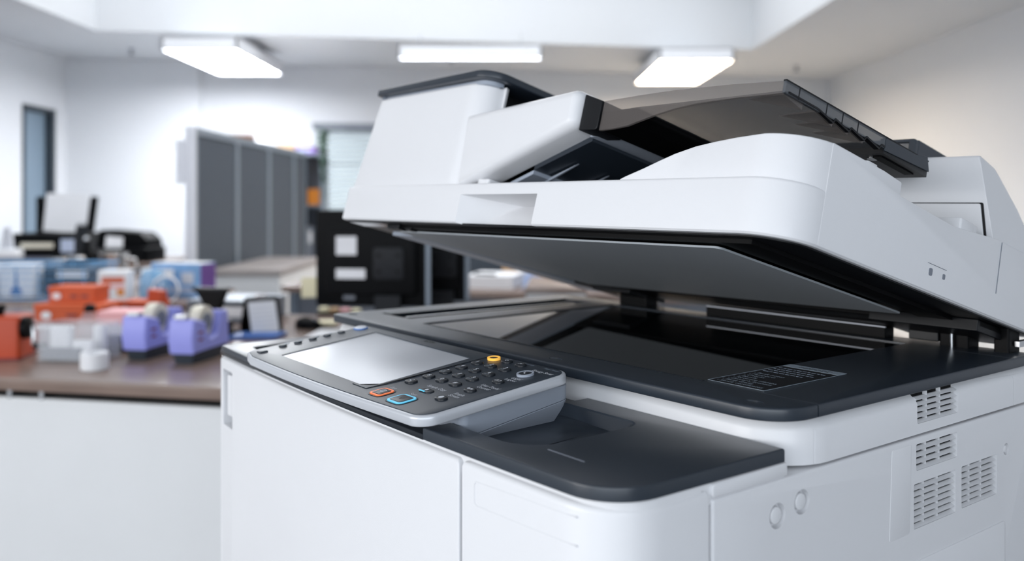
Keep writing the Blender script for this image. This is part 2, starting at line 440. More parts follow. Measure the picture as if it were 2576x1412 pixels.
obj('tray_well', B(K).box(-.574, -.455, .366, .4865, -.186, -.1737), 'graphite', wt, cuts=[rec], ang=60)
obj('tray_line', B(K).box(-.4592, -.4233, .3815, .3824, -.165, -.1645), 'mid_grey', wt)  # thin ridge in lighter grey, its highlight put into the colour
# lower strip and left end of the tray under the control panel
tl = tray_outline(XL, -.5595)
tl[0] = (XL, yf(XL)-.0005, .008)
obj('panel_bed', B(K).slab(rpoly(tl+[(-.5597, yf(-.56)-.0005), (-.5597, .5085), (XL, .5085)], 5), -.1740, -.1698, rt=.001), 'graphite_gloss', cop)
te = [(XL, yf(XL), .010)]+[(XL+.12*i/5, yf(XL+.12*i/5)) for i in range(1, 6)]+[(-.885, .5085), (XL, .5085)]
slot = B(K).slab(rpoly([(-.985, .385, .006), (-.90, .378, .004), (-.90, .492, .004), (-1.000, .492, .008)], 4), -.170, -.160)
le = obj('end_cover', B(K).slab(rpoly(te, 6), -.1750, -.1652, rt=.002), 'graphite', cop, cuts=[slot])
obj('slot_insert', B(K).box(-.985, -.905, .40, .48, -.1705, -.1690), 'grey_plastic', le)

# ---- upper frame (white band) and platen
uf = rpoly([(XL, .5095, .010), (XR, .5095, .045), (XR, .885, .006), (XL, .885, .006)], 10)
b0 = B(K).loft(uf, [(.0, -.1815), (0, -.1585), (.0012, -.1555), (.006, -.1515), (.008, -.149)])
vents = [(.6751, .7385, -.1735, -.1505), (.6735, .7375, -.2097, -.1892), (.6700, .7350, -.2545, -.2196), (.7450, .8070, -.2537, -.2192)]
def vcut(v, d=.02):
    return B().slab(rpoly([(v[0], v[2], .0015), (v[1], v[2], .0015), (v[1], v[3], .0015), (v[0], v[3], .0015)], 3), XR-d, XR+.01, f=lambda y, z, x: K(x, y, z))
seam = B(K).box(XR-.002, XR+.01, .5415, .5428, -.19, -.14)
seam2 = B(K).box(XR-.002, XR+.01, .8385, .8395, -.19, -.14)
uo = obj('upper_frame', b0, 'white_plastic', cop, cuts=[vcut(vents[0]), seam, seam2], bevel=.0006)
# side panel with louvred vents, cover plate and hatch
sp = B().slab(rpoly([(.434, FLOOR+.06, .002), (.884, FLOOR+.06, .002), (.884, -.1838, .002), (.434, -.1838, .002)], 3), XR-.02, XR, rt=.002, f=lambda y, z, x: K(x, y, z))
so = obj('side_panel', sp, 'white_plastic', cop, cuts=[vcut(v, .016) for v in vents[1:]]+[
    B().slab(circle(.5253, -.2034, .0085, 20), XR-.005, XR+.01, f=Kyz), B().slab(circle(.4985, -.2072, .0085, 20), XR-.005, XR+.01, f=Kyz), B().slab(circle(.8246, -.2179, .0052, 16), XR-.005, XR+.01, f=Kyz)], bevel=.0008)
obj('side_ledge', B().slab(rpoly([(.4335, -.1825, .002), (.509, -.1825, .001), (.509, -.1738, .001), (.4335, -.1738, .003)], 4), XR-.03, XR+.0005, rt=.001, f=Kyz), 'white_plastic', cop)
for y_, z_, r_ in ((.5253, -.2034, .0058), (.4985, -.2072, .0058), (.8246, -.2179, .0032)):
    obj('screw_cap', B().slab(circle(y_, z_, r_, 20), XR-.005, XR-.0005, rt=.001, f=Kyz), 'white_plastic_smooth', so)
for vi, v in enumerate(vents):
    par = uo if vi == 0 else so
    vb = B().box(v[0], v[1], v[2], v[3], XR-.0195, XR-.0058, f=Kyz)
    obj('vent_backing', vb, 'black_plastic', par)
    n = max(4, round((v[3]-v[2])/.0051)); st = (v[3]-v[2])/n
    s0 = None
    for k in range(n):
        zc = v[2]+st*(k+.5)
        if s0 is None:
            sb = B(); pz = [(XR-.0005, -st*.46), (XR-.0036, -st*.10), (XR-.0050, -st*.10), (XR-.0050, -st*.24), (XR-.0012, -st*.58)]
            sb.loft(pz, [(0, v[0]+.0002), (0, v[1]-.0002)], f=lambda x, z, y: K(x, y, z+zc))
            s0 = obj('vent_slat', sb, 'white_plastic', par, ang=25); z0_ = zc
        else:
            c_ = s0.copy(); COL.objects.link(c_); c_.location.z = zc-z0_
    for q in (.30, .63):
        y_ = v[0]+(v[1]-v[0])*q
        obj('vent_rib', B().box(y_-.0008, y_+.0008, v[2], v[3], XR-.0060, XR-.0028, f=Kyz), 'white_plastic', par)
# small cover plate and lower hatch, outlined by raised lips
obj('cover_plate', B().slab(rpoly([(.6345, -.2562, .002), (.6635, -.2562, .002), (.6665, -.1880, .002), (.6385, -.1880, .002)], 3), XR-.001, XR+.00025, rt=.0002, f=Kyz), 'white_plastic', so)
obj('side_hatch', B().slab(rpoly([(.60, -.60, .002), (.8190, -.60, .002), (.8215, -.2795, .004), (.60, -.2795, .002)], 3), XR-.001, XR+.0012, rt=.001, f=Kyz), 'white_plastic', so)

# platen frame and glass
pf = rpoly([(XL, .5005, .012), (XR+.0005, .5005, .034), (XR+.0005, .882, .006), (XL, .882, .006)], 10)
gcut = B(K).slab(rpoly([(-.879, .545), (-.4665, .545), (-.4665, .845), (-.879, .845)], 1), -.1412, -.12)
scut = B(K).box(-.990, -.9185, .553, .84, -.1425, -.12)
seam = B(K).box(-.4105, XR+.01, .5433, .5440, -.1406, -.13)
seam_b = B(K).box(XR-.0035, XR+.01, .5430, .5443, -.16, -.13)
seam2 = B(K).box(-.42, XR+.01, .8393, .8400, -.1406, -.13)
dims = [B(K).slab(circle(x, y, .0075, 16, .004), -.1408, -.13) for x, y in ((-.3955, .5156), (-.6104, .5160), (-1.000, .520))]
po_ = obj('platen_frame', B(K).slab(pf, -.1492, -.14, rt=.0016, rb=.001), 'graphite', cop, cuts=[gcut, scut, seam, seam_b, seam2]+dims, bevel=.0005)
obj('scanner_glass', B(K).box(-.8788, -.4667, .5452, .8448, -.1414, -.1410), 'platen_glass', po_)
sg = obj('feeder_slit', B(K).box(-.9895, -.919, .5535, .8395, -.1427, -.1423), 'platen_glass', po_)
obj('slit_guide', B(K).box(-.9885, -.970, .556, .838, -.1424, -.1392), 'graphite_gloss', po_, bevel=.0008)
obj('slit_strip', B(K).box(-.9505, -.9445, .565, .835, -.1424, -.1412), 'steel', po_, bevel=.0004)
obj('glass_lip', B(K).box(-.875, -.4655, .5435, .5452, -.1412, -.1396), 'graphite_gloss', po_)
# warning sticker on the platen
st_ = obj('warning_sticker', B(K).slab(rrect(-.4655, -.4125, .5490, .6560, .001, 2), -.1402, -.1396), 'ink_black', po_)
obj('sticker_border', B(K).frame(rrect(-.4658, -.4122, .5487, .6563, .001, 2), rrect(-.4652, -.4128, .5493, .6557, .001, 2), -.1397, -.13945), 'ink_grey', po_)
obj('sticker_header', B(K).box(-.4648, -.4132, .6445, .6555, -.1396, -.13945), 'ink_grey', po_)
tb = B(K)
rows = ['Stock certificates', 'Bank drafts', "Driver's licenses", 'Revenue stamps', 'Bonds', 'Checks', 'Passports', 'Bank notes']
for i, r in enumerate(rows):
    put_text(tb, '\u2022 '+r, .0062, -.4620, .5555+i*.0066, -.13944, align='LEFT', bold=.0001, sx=.93)
obj('sticker_list', tb, 'ink_grey', po_)
# small print too fine to read in the photograph: broken strokes
for i in range(4):
    tb = B(K); x = -.4625
    while x < -.420-.004*(i % 2):
        l_ = random.uniform(.002, .006); tb.box(x, x+l_, .6354-i*.0072, .6366-i*.0072, -.1396, -.13944); x += l_+.0012
    obj('sticker_small_print', tb, 'ink_dim', po_)['kind'] = 'stuff'
for i in range(2):
    tb = B(K); x = -.452
    while x < -.426:
        l_ = random.uniform(.002, .006); tb.box(x, x+l_, .6475+i*.003, .6487+i*.003, -.1395, -.13941); x += l_+.001
    obj('sticker_header_print', tb, 'ink_black', po_)['kind'] = 'stuff'

# hinges and rear bar between platen and lid
for x0, x1 in ((-.885, -.835), (-.443, -.415), (-.392, -.378)):
    obj('hinge_post', B(K).box(x0, x1, .862, .885, -.1495, -.104), 'black_plastic', cop, bevel=.002)
obj('rear_bar', B(K).box(-.730, -.497, .858, .876, -.1405, -.129), 'black_plastic', cop, bevel=.001)
obj('rear_bar_trim', B(K).box(-.730, -.497, .8585, .8605, -.1292, -.1282), 'frame_light', cop)
obj('hinge_pin', B(K).tube([(-.4285, .858, -.141), (-.4285, .858, -.122)], .0015, 8), 'steel', cop)
obj('hinge_spring_cover', B(K).box(-.474, -.444, .862, .874, -.1375, -.1285), 'dark_plastic', cop, bevel=.001)
obj('hinge_bracket', B(K).box(-.377, -.372, .87, .93, -.1345, -.1290), 'steel', cop, bevel=.0005)

# ---- control panel
cp_out = [(-.8835, .004, .012)]+[(-.8835+.3445*i/12, -.002-.0045*math.sin(math.pi*i/12)) for i in range(1, 12)]+[(-.5390, -.0025, .017), (-.5385, .1395, .014), (-.8780, .1395, .012)]
cp_out = rpoly(cp_out, 8)
rim = obj('control_panel', B(P).slab(cp_out, -.0080, 0, rt=.0022, rb=.0012), 'silver_rim', cop)
scr = rpoly([(-.8300, .0195, .001), (-.6475, .0150, .001), (-.6505, .1180, .001), (-.8350, .1260, .001)], 2)
obj('panel_face', B(P).slab(inset(cp_out, .0030), -.003, .0006, rt=.0003), 'panel_face', rim, cuts=[B(P).slab(scr, -.0022, .01)])
obj('screen_bezel', B(P).slab(inset(scr, .0001), -.0026, -.0021), 'dark_plastic', rim)
lit = [(-.8125, .0215), (-.6560, .0195), (-.6560, .1160), (-.8160, .1175)]
obj('touch_screen', B(P).slab(lit, -.0021, -.0017), 'screen_glass', rim)
obj('keypad_ridge', B(P).slab(rpoly([(-.645, .012), (-.6385, .012, .03), (-.6375, .128), (-.639, .128), (-.641, .03, .03)], 5), .0004, .0011, rt=.0004), 'panel_face', rim)
def key(x, d, wx, wd, r, h=.0022, m='key_plastic', nm='key'):
    return obj(nm, B(P).slab(rrect(x-wx/2, x+wx/2, d-wd/2, d+wd/2, r, 4), .0002, h, rt=.0009), m, rim)
TZ = .00235
digits = [('1', ''), ('2', 'ABC'), ('3', 'DEF'), ('4', 'GHI'), ('5', 'JKL'), ('6', 'MNO'), ('7', 'PQRS'), ('8', 'TUV'), ('9', 'WXYZ'), ('*', ''), ('0', ''), ('#', '')]
num = B(P); sub = B(P)
k0 = None
for i, (dg_, lt) in enumerate(digits):
    x = -.6287+(i % 3)*.0194; d = .1102-(i//3)*.0163
    if k0 is None: k0 = key(x, d, .0118, .0086, .0036); kx, kd = x, d
    else:
        c_ = k0.copy(); COL.objects.link(c_); p0 = Vector(P(kx, kd, 0)); p1 = Vector(P(x, d, 0)); c_.location = p1-p0
    put_text(num, dg_, .0060 if dg_ != '*' else .009, x, d+(.0013 if lt else .0002)-(.0014 if dg_ == '*' else 0), TZ, bold=.0001)
    if lt: put_text(sub, lt, .0029, x, d-.0025, TZ)
c_ = k0.copy(); COL.objects.link(c_); c_.location = Vector(P(-.6287, .0443, 0))-Vector(P(kx, kd, 0))
put_text(num, 'C', .0058, -.6287, .0450, TZ, bold=.0001)
for x, d in ((-.6095, .1276), (-.5900, .1270), (-.5654, .0853), (-.5656, .0586), (-.5665, .0328)): key(x, d, .0112, .0082, .0038)
key(-.5942, .0375, .0150, .0075, .0034, .0016)
obj('key_light', B(P).box(-.6005, -.5925, .0340, .0352, .0014, .0019), 'led_cyan', rim)
# stop and start keys with their lit surrounds
def sq(x0, x1, d0, d1, r): return rrect(x0, x1, d0, d1, r, 4)
def ringkey(x, d, wx, wd, r, m, nm):
    o, i = sq(x-wx/2, x+wx/2, d-wd/2, d+wd/2, r), sq(x-wx/2+.0018, x+wx/2-.0018, d-wd/2+.0018, d+wd/2-.0018, max(.001, r-.0015))
    obj(nm, B(P).frame(o, i, .0003, .0016), m, rim)
    obj('key', B(P).slab(i, .0003, .0019, rt=.0006), 'key_plastic', rim)
    o2 = inset(o, -.0014); obj('key_surround', B(P).frame(o2, inset(o, -.0003), .0003, .0010), 'graphite_gloss', rim)
ringkey(-.6225, .0138, .0165, .0155, .0035, 'led_orange', 'key_light')
ringkey(-.5915, .0134, .0205, .0170, .004, 'led_cyan', 'key_light')
# energy, home and attention keys
obj('key_light', B(P).frame(circle(-.6274, .1271, .0066, 24, .0052), circle(-.6274, .1271, .0045, 24, .0033), .0004, .0026), 'led_yellow', rim)
obj('key', B(P).slab(circle(-.6274, .1271, .0045, 24, .0033), .0004, .0022), 'key_plastic', rim)
obj('key_surround', B(P).frame(circle(-.5639, .1114, .0072, 24), circle(-.5639, .1114, .0056, 24), .0004, .0024), 'grey_plastic', rim)
obj('key', B(P).slab(circle(-.5639, .1114, .0055, 24), .0004, .0022, rt=.0006), 'key_plastic', rim)
obj('home_ring', B(P).slab(circle(-.8680, .1262, .0092, 28, .0075), .0004, .0016, rt=.0004), 'home_blue', rim)
obj('home_key', B(P).slab(circle(-.8680, .1262, .0078, 28, .0062), .0004, .0024, rt=.0006), 'ink_white', rim)
for i, d in enumerate((.0375, .0540, .0705, .0870, .1039)): key(-.8680-.0004*i, d, .0085, .0075, .0034, m='grey_plastic' if i == 99 else 'panel_face')
key(-.8625, .0135, .0095, .0085, .0008, .0018, m='panel_face')
for d in (.045, .060, .078, .094): obj('key_tag', B(P).box(-.8775, -.8735, d-.002, d+.002, .0006, .0009), 'ink_grey', rim)
# legends
def seg(b, pts, wd=.0005, z=TZ):
    ribbon(b, pts, wd, 0, lambda x, y, h: P(x, y, z+h*0))
    return b
def symbol(b, m='ink_white'): return obj('key_symbol', b, m, rim)
symbol(seg(B(P), [(-.6115, .1276), (-.6095, .1292), (-.6075, .1276), (-.6095, .1260), (-.6115, .1276)]))
symbol(seg(B(P), [(-.5925, .1262), (-.5905, .1284), (-.5890, .1266), (-.5875, .1284)]))
symbol(seg(seg(B(P), [(-.5685, .0840), (-.5685, .0868), (-.5655, .0862), (-.5625, .0868), (-.5625, .0840), (-.5655, .0846), (-.5685, .0840)]), [(-.5655, .0846), (-.5655, .0862)]))
symbol(B(P).loft([(-.5692, .0588), (-.5675, .0604), (-.5658, .0588), (-.5675, .0572)], [(0, TZ), (0, TZ+.00004)]))
symbol(B(P).loft(rrect(-.5652, -.5622, .0578, .0598, .0004, 2), [(0, TZ), (0, TZ+.00004)]))
symbol(B(P).loft(circle(-.5665, .0330, .0024, 12), [(0, TZ), (0, TZ+.00004)]))
symbol(B(P).loft(rrect(-.5958, -.5928, .0366, .0392, .0003, 2), [(0, .0019), (0, .00194)]))
symbol(B(P).frame(circle(-.6215, .0148, .0028, 16), circle(-.6215, .0148, .0019, 16), .0021, .00214))
symbol(seg(B(P), [(-.6215, .0134), (-.6215, .0162)], .0008, .00213)); symbol(seg(B(P), [(-.6278, .0108), (-.6252, .0108)], .0007, .0021))
symbol(seg(B(P), [(-.5656, .1132), (-.5650, .1108), (-.5625, .1100)], .0009))
symbol(seg(B(P), [(-.5935, .0150), (-.5915, .0112), (-.5895, .0150)], .0006, .0021), 'ink_black')
obj('brand_mark', put_text(B(P), 'RICOH', .0058, -.7400, .1325, .00075, bold=.0001), 'ink_black', rim)
obj('key_numerals', num, 'ink_white', rim); obj('key_letters', sub, 'ink_grey', rim)
lg = B(P)
for s_, x, d, a_ in (('Stop', -.6295, .0262, 'LEFT'), ('Start', -.6000, .0262, 'LEFT'), ('Sample Copy', -.5945, .0472, 'CENTER'), ('Simple', -.5640, .0478, 'CENTER'), ('Screen', -.5640, .0428, 'CENTER'),
                    ('User Tools/', -.5600, .0738, 'CENTER'), ('Counter', -.5620, .0688, 'CENTER'), ('Login/', -.5605, .1000, 'CENTER'), ('Logout', -.5620, .0950, 'CENTER'), ('Energy Saver', -.5570, .1238, 'CENTER')):
    put_text(lg, s_, .0056, x, d, .00075, align=a_, sx=.86)
obj('key_names', lg, 'ink_white', rim)
lg = B(P)
for s_, x, d in (('Main Power', -.5560, .1325), ('Interrupt', -.5860, .1332), ('Reset', -.6150, .1342)): put_text(lg, s_, .0046, x, d, .00075, sx=.86)
obj('status_names', lg, 'ink_dim', rim)
# panel stand, split by a slanted seam
stp = rpoly([(-.870, .372, .004), (-.545, .372, .006), (-.557, .4880, .012), (-.870, .488, .004)], 5)
def Kst(x, y, z): return K(x, y, z+((y-.388)*.115 if -.176 < z < -.170 else 0))
stand = obj('panel_stand', B(Kst).loft(stp, [(.0004, -.1727), (0, -.1722), (0, -.1600), (0, -.1505)]), 'grey_plastic', cop)
obj('stand_base', B(Kst).loft(stp, [(.010, -.1862), (.004, -.1790), (.0001, -.1736), (.0005, -.1731)]), 'grey_plastic', stand)
# ---- raised lid
lo = rpoly([(-1.022, 0, .004), (-.370, 0, .040), (-.370, .42), (-1.022, .42, .004)], 12)
hcut = B(L); R = []
for b, dp in ((-.012, .020), (.0, .024), (.012, .030), (.022, .040), (.0300, .050)):
    R.append([hcut.add((x, a, b)) for x, a in rpoly([(-.768, -.012), (-.768, 0), (-.768+.85*dp, dp, .010), (-.6435, dp, .001), (-.6435, -.012)], 5)])
for p, q in zip(R, R[1:]):
    for i in range(len(p)): j = (i+1) % len(p); hcut.fc.append((p[i], p[j], q[j], q[i]))
hcut.fc.append(tuple(reversed(R[0]))); hcut.fc.append(tuple(R[-1]))
lid = obj('lid_shell', B(L).loft(lo, [(.0015, 0), (0, .0015), (0, .0395), (.0006, .0408), (.0015, .0417), (.003, .0422)]), 'white_plastic', cop, cuts=[hcut])
# front wing that rises and wraps round the corner
wt_ = [(-.5440, .0440), (-.5385, .0462), (-.5194, .0525), (-.5033, .0584), (-.4876, .0637), (-.4682, .0685), (-.4492, .0714), (-.4308, .0735), (-.4129, .0748), (-.405, .0753)]
path = [(x, .005, b) for x, b in wt_]
cxr, car = -.4095, .0395
for k in range(1, 11):
    a = -math.pi/2+math.pi/2*k/10
    rr = .0345+.005*(k/10)**2; path.append((cxr+rr*math.cos(a), car+rr*math.sin(a), .0753+.0013*k/10))
wg = B(L)
def wallpath(b, path, th, b0):
    R = []
    for i, (x, a, h) in enumerate(path):
        p = Vector(path[max(i-1, 0)][:2]); q = Vector(path[min(i+1, len(path)-1)][:2]); d = (q-p).normalized(); n = Vector((-d.y, d.x))
        xi, ai = x+n.x*th, a+n.y*th
        r_ = .0012
        R.append([b.add((x, a, b0)), b.add((x, a, h-r_)), b.add((x+n.x*r_*.4, a+n.y*r_*.4, h-r_*.35)), b.add((x+n.x*r_, a+n.y*r_, h)), b.add((xi-n.x*r_, ai-n.y*r_, h)), b.add((xi, ai, h-r_)), b.add((xi, ai, b0))])
    for p, q in zip(R, R[1:]):
        for i in range(7): j = (i+1) % 7; b.fc.append((p[i], p[j], q[j], q[i]))
    b.fc.append(tuple(R[0])); b.fc.append(tuple(reversed(R[-1])))
wallpath(wg, path, .005, .040)
obj('output_wing', wg, 'white_plastic', cop)
# right wall of the lid
rwp = [(.0385, .001), (.0385, .0766), (.108, .0758), (.134, .0740), (.1345, .0635), (.222, .0610), (.300, .0690), (.42, .0690), (.42, .001)]
obj('lid_side', B().slab(rpoly([(a, b, .0015) for a, b in rwp], 3), -.3765, -.3699, rt=.0006, f=Lab), 'white_plastic', cop)
obj('side_tab', B(L).slab(rrect(-.392, -.376, .094, .1085, .002, 3), .060, .0805, rt=.001), 'white_plastic', cop)
obj('side_tab', B(L).slab(rrect(-.396, -.3712, .235, .2585, .002, 3), .060, .0722, rt=.001), 'white_plastic', cop)
obj('side_tab', B(L).slab(rrect(-.405, -.380, .270, .283, .002, 3), .060, .0760, rt=.001), 'white_plastic', cop)
obj('lid_seam', B().box(.3080, .3086, .022, .068, -.3712, -.3694, f=Lab), 'mid_grey', cop)
for a, b, r_ in ((.1939, .0165, .0030), (.2155, .0169, .0022)):
    obj('side_hole', B().slab(rrect(a-r_*.8, a+r_*.8, b-r_, b+r_, r_*.5, 3), -.3712, -.3693, f=Lab), 'mid_grey', cop)
obj('side_mark', B().box(.1883, .2186, .0228, .0231, -.3712, -.3694, f=Lab), 'mid_grey', cop)
# deck of the lid between the wings (dark output area)
obj('output_deck', B(L).slab(rpoly([(-.79, .012), (-.380, .012, .03), (-.380, .30), (-.79, .30)], 8), .040, .0432), 'dark_plastic', cop)
# underside: dark tray, foam pad, gasket
under = rpoly([(-1.016, .006, .003), (-.376, .006, .036), (-.376, .40), (-1.016, .40)], 8)
un = obj('lid_underside', B(L).loft(under, [(0, -.0012), (0, .001)]), 'dark_plastic', cop)
obj('underside_frame', B(L).frame(rrect(-.935, -.408, .016, .33, .003, 2), rrect(-.915, -.440, .026, .325, .003, 2), -.0045, -.001), 'black_plastic', un)
obj('exposure_pad', B(L).slab(rpoly([(-.922, .026, .002), (-.442, .022, .006), (-.440, .285, .004), (-.897, .315, .004)], 4), -.0078, -.0060, rt=.0004), 'pad_shaded', cop)
obj('pad_foam', B(L).slab(rrect(-.90, -.46, .040, .28, .004, 3), -.0061, -.001), 'black_plastic', cop)
obj('pad_holder', B(L).box(-.985, -.935, .055, .40, -.0065, -.0012), 'grey_plastic', un, bevel=.001)
for x, a in ((-.905, .012), (-.92, .014), (-.885, .016)): obj('latch', B(L).box(x-.006, x+.006, a, a+.012, -.007, -.001), 'dark_plastic', un, bevel=.001)
obj('glossy_strip', B(L).box(-1.014, -.93, .008, .030, -.0020, -.0012), 'platen_glass', un)
obj('rear_flange', B(L).box(-.49, -.385, .315, .40, -.012, -.0012), 'dark_plastic', un, bevel=.001)
obj('rear_flange', B(L).box(-.93, -.385, .318, .40, -.0075, -.0012), 'black_plastic', un, bevel=.001)
obj('rear_flange', B(L).box(-.905, -.835, .330, .40, -.012, -.0012), 'dark_plastic', un, bevel=.001)
# document feeder: white front shell, dark cover
bx = B(L)
lv = [(.0422, 0, 0), (.10, .008, .0008), (.1555, .016, .002), (.1575, .0175, .0035)]
base = rpoly([(-1.0195, .0045, .003), (-.7765, .0045, .032), (-.7765, .0345), (-.790, .0345), (-.795, .030), (-1.000, .030), (-1.000, .29), (-1.0195, .29)], 10)
R = []
for b, sh, ins in lv:
    R.append([bx.add((x+sh*max(0, (-.80-x)/.22), a, b)) for x, a in inset(base, ins)])
for p, q in zip(R, R[1:]):
    for i in range(len(base)): j = (i+1) % len(base); bx.fc.append((p[i], p[j], q[j], q[i]))
bx.fc.append(tuple(reversed(R[0]))); bx.fc.append(tuple(R[-1]))
fb = obj('feeder_housing', bx, 'white_plastic', cop)
cpo = rpoly([(-1.0085, .0005, .004), (-.7640, -.0010, .028), (-.7620, .29), (-1.0085, .29)], 10)
obj('feeder_neck', B(L).slab(inset(rpoly([(-1.0085, .0005, .004), (-.7640, -.0010, .028), (-.766, .036), (-1.0085, .036)], 8), .010), .1560, .1610), 'grey_plastic', fb)
obj('feeder_core', B(L).box(-.9995, -.806, .0355, .288, .0424, .1602), 'dark_plastic', fb)
obj('feeder_cover', B(L).slab(cpo, .1603, .1685, rt=.0014, rb=.0015), 'graphite', cop)
obj('feeder_mouth', B(L).box(-.795, -.700, .034, .28, .095, .118), 'black_plastic', cop)
gd = B(L); n = 10
for k in range(3):
    R0 = []
    for i in range(n+1):
        x = -.786+.125*i/n; b = .1225+.013*math.sin(i/n*1.9)
        R0.append((x, b))
    gd.loft(R0+[(x, b-.006) for x, b in reversed(R0)], [(0, .045+k*.075), (0, .045+k*.075+.06)], f=Lxb)
obj('feed_guide', gd, 'dark_plastic', cop)
obj('feed_roller', B().lathe([(.009, 0), (.009, .18)], (-.775, .142, .06), 14, f=Lxb), 'black_plastic', cop)
# front arm carrying the document tray
arm = rpoly([(-.80, .1215), (-.619, .1338, .011), (-.619, .0965, .011), (-.790, .0385)], 6)
ab = B()
ab.loft(arm, [(.0095, .004), (.0058, .0048), (.0028, .0072), (.0008, .0105), (0, .0145), (0, .034)], f=Lxb)
obj('tray_arm', ab, 'white_plastic', cop)
obj('arm_foot', B(L).slab(rrect(-.762, -.742, .012, .030, .003, 3), .042, .0500, rt=.0015), 'white_plastic_smooth', cop)
# underside plates between arm and wing
def S(x): return .094+(x+.61)*.333
up = B()
up.loft([(-.70, S(-.70)), (-.622, S(-.622)), (-.622, S(-.622)+.006), (-.70, S(-.70)+.006)], [(0, .034), (0, .285)], f=Lxb)
pl_ = obj('feeder_underside', up, 'graphite', cop)
obj('guide_bar', B().loft([(-.622, .0925), (-.598, .0945), (-.598, .100), (-.622, .100)], [(0, .030), (0, .285)], f=Lxb), 'grey_plastic', pl_, bevel=.001)
obj('exit_guide', B().loft([(-.735, .0480), (-.700, .0600), (-.700, .0640), (-.735, .0520)], [(0, .034), (0, .285)], f=Lxb), 'grey_plastic', pl_)
for k in range(6):
    a = .055+k*.042
    obj('guide_rib', B().loft([(-.737, .0470), (-.698, .0595), (-.660, .0755), (-.698, .0625)], [(0, a), (0, a+.0018)], f=Lxb), 'grey_plastic', pl_)
obj('exit_roller_shaft', B().lathe([(.006, 0), (.006, .25)], (-.748, .052, .034), 12, f=Lxb), 'black_plastic', pl_)
# document tray: smoked plastic, black rear and rail
obj('tray_connector', B().slab(rpoly([(-.6185, .0935), (-.594, .0925, .003), (-.594, .1200, .002), (-.6185, .1285, .001)], 4), .012, .045, f=Lxb), 'dark_plastic', cop, bevel=.001)
top = [(-.5925, .1197), (-.55, .1210), (-.5092, .1216), (-.4477, .1202), (-.402, .1178)]
bot = [(-.5925, .0920), (-.575, .0925), (-.5574, .0941), (-.540, .0983), (-.5266, .1014), (-.505, .1052), (-.4847, .1073), (-.4453, .1085), (-.402, .1082)]
tray = obj('document_tray', B().slab(top+list(reversed(bot)), .0135, .0165, f=Lxb), 'smoke_clear', cop, bevel=.0005)
fl = B()
fl.loft([(-.5600, .1100), (-.402, .1098), (-.402, .1112), (-.5600, .1114)], [(0, .0165), (0, .152)], f=Lxb)
obj('tray_floor', fl, 'smoke', tray)
obj('tray_lip', B().slab([(-.402, .1085), (-.3995, .1085), (-.3995, .1182), (-.402, .1182)], .0135, .152, f=Lxb), 'smoke', tray, bevel=.0005)
obj('tray_edge', B().box(-.4022, -.3993, .1176, .1188, .0135, .222, f=Lxb), 'dark_plastic', tray)
# scalloped lower edge of the tray lip
sc = []
for i in range(49):
    a = .018+.134*i/48; s_ = 0
    for c_ in (.078, .100, .122, .144): 
        t_ = (a-c_)/.022
        if -1 < t_ <= 0: s_ = max(s_, (1+t_)*.0042)
    sc.append((a, .1092-s_ + .0000))
obj('tray_scallop', B().loft(sc+[(a, b+.0016) for a, b in reversed(sc)], [(0, -.4035), (0, -.3990)], f=Lab), 'dark_plastic', tray)
for a in (.030, .066, .088, .110): obj('lip_divider', B().box(a, a+.0008, .1085, .1180, -.3996, -.3992, f=Lab), 'dark_plastic', tray)
for i, a in enumerate((.020, .060, .082, .104)):
    rb_ = B(L); a2 = a+.020
    v0 = [rb_.add(p) for p in ((-.4385, a+.002, .1096), (-.402, a-.004, .1080), (-.402, a2, .1040), (-.4385, a+.002, .1100), (-.402, a-.004, .1098), (-.402, a2, .1098))]
    for f_ in ((0, 1, 2), (3, 5, 4), (0, 3, 4, 1), (1, 4, 5, 2), (2, 5, 3, 0)): rb_.fc.append(tuple(v0[q] for q in f_))
    obj('tray_rib', rb_, 'smoke_clear', tray)
obj('tray_rail', B().loft([(-.5980, .0935), (-.560, .0985), (-.552, .1060), (-.552, .1120), (-.5980, .1120)], [(0, .017), (0, .285)], f=Lxb), 'black_plastic', cop, bevel=.002)
trb = obj('tray_rear', B(L).slab(rpoly([(-.56, .152), (-.400, .152), (-.400, .2235, .001), (-.56, .2235)], 2), .1045, .1120), 'dark_plastic', cop)
obj('rear_rim', B().slab(rpoly([(.152, .1065), (.2245, .1095), (.2190, .1218), (.2000, .1180), (.152, .1175)], 2), -.4045, -.3990, f=Lab), 'graphite', trb, bevel=.0006)
obj('rear_slot', B(L).box(-.4140, -.4060, .160, .212, .1036, .1050), 'black_plastic', trb)
obj('tray_screw', B(L).slab(circle(-.4180, .1660, .0042, 14), .1040, .1050), 'steel', trb)
obj('tray_fence', B().slab(rpoly([(-.54, .128), (-.4500, .128), (-.4500, .1625, .003), (-.54, .1625)], 3), .286, .2915, f=Lxb), 'graphite', trb, bevel=.001, cuts=[B().box(-.535, -.4570, .130, .1590, .28, .30, f=Lxb)])
obj('fence_window', B().box(-.535, -.4570, .130, .1590, .2885, .2900, f=Lxb), 'smoke', trb)
obj('fence_side', B().slab(rpoly([(.2915, .128), (.42, .128), (.42, .1625), (.2915, .1625)], 3), -.456, -.4500, f=Lab), 'graphite', trb, bevel=.001)
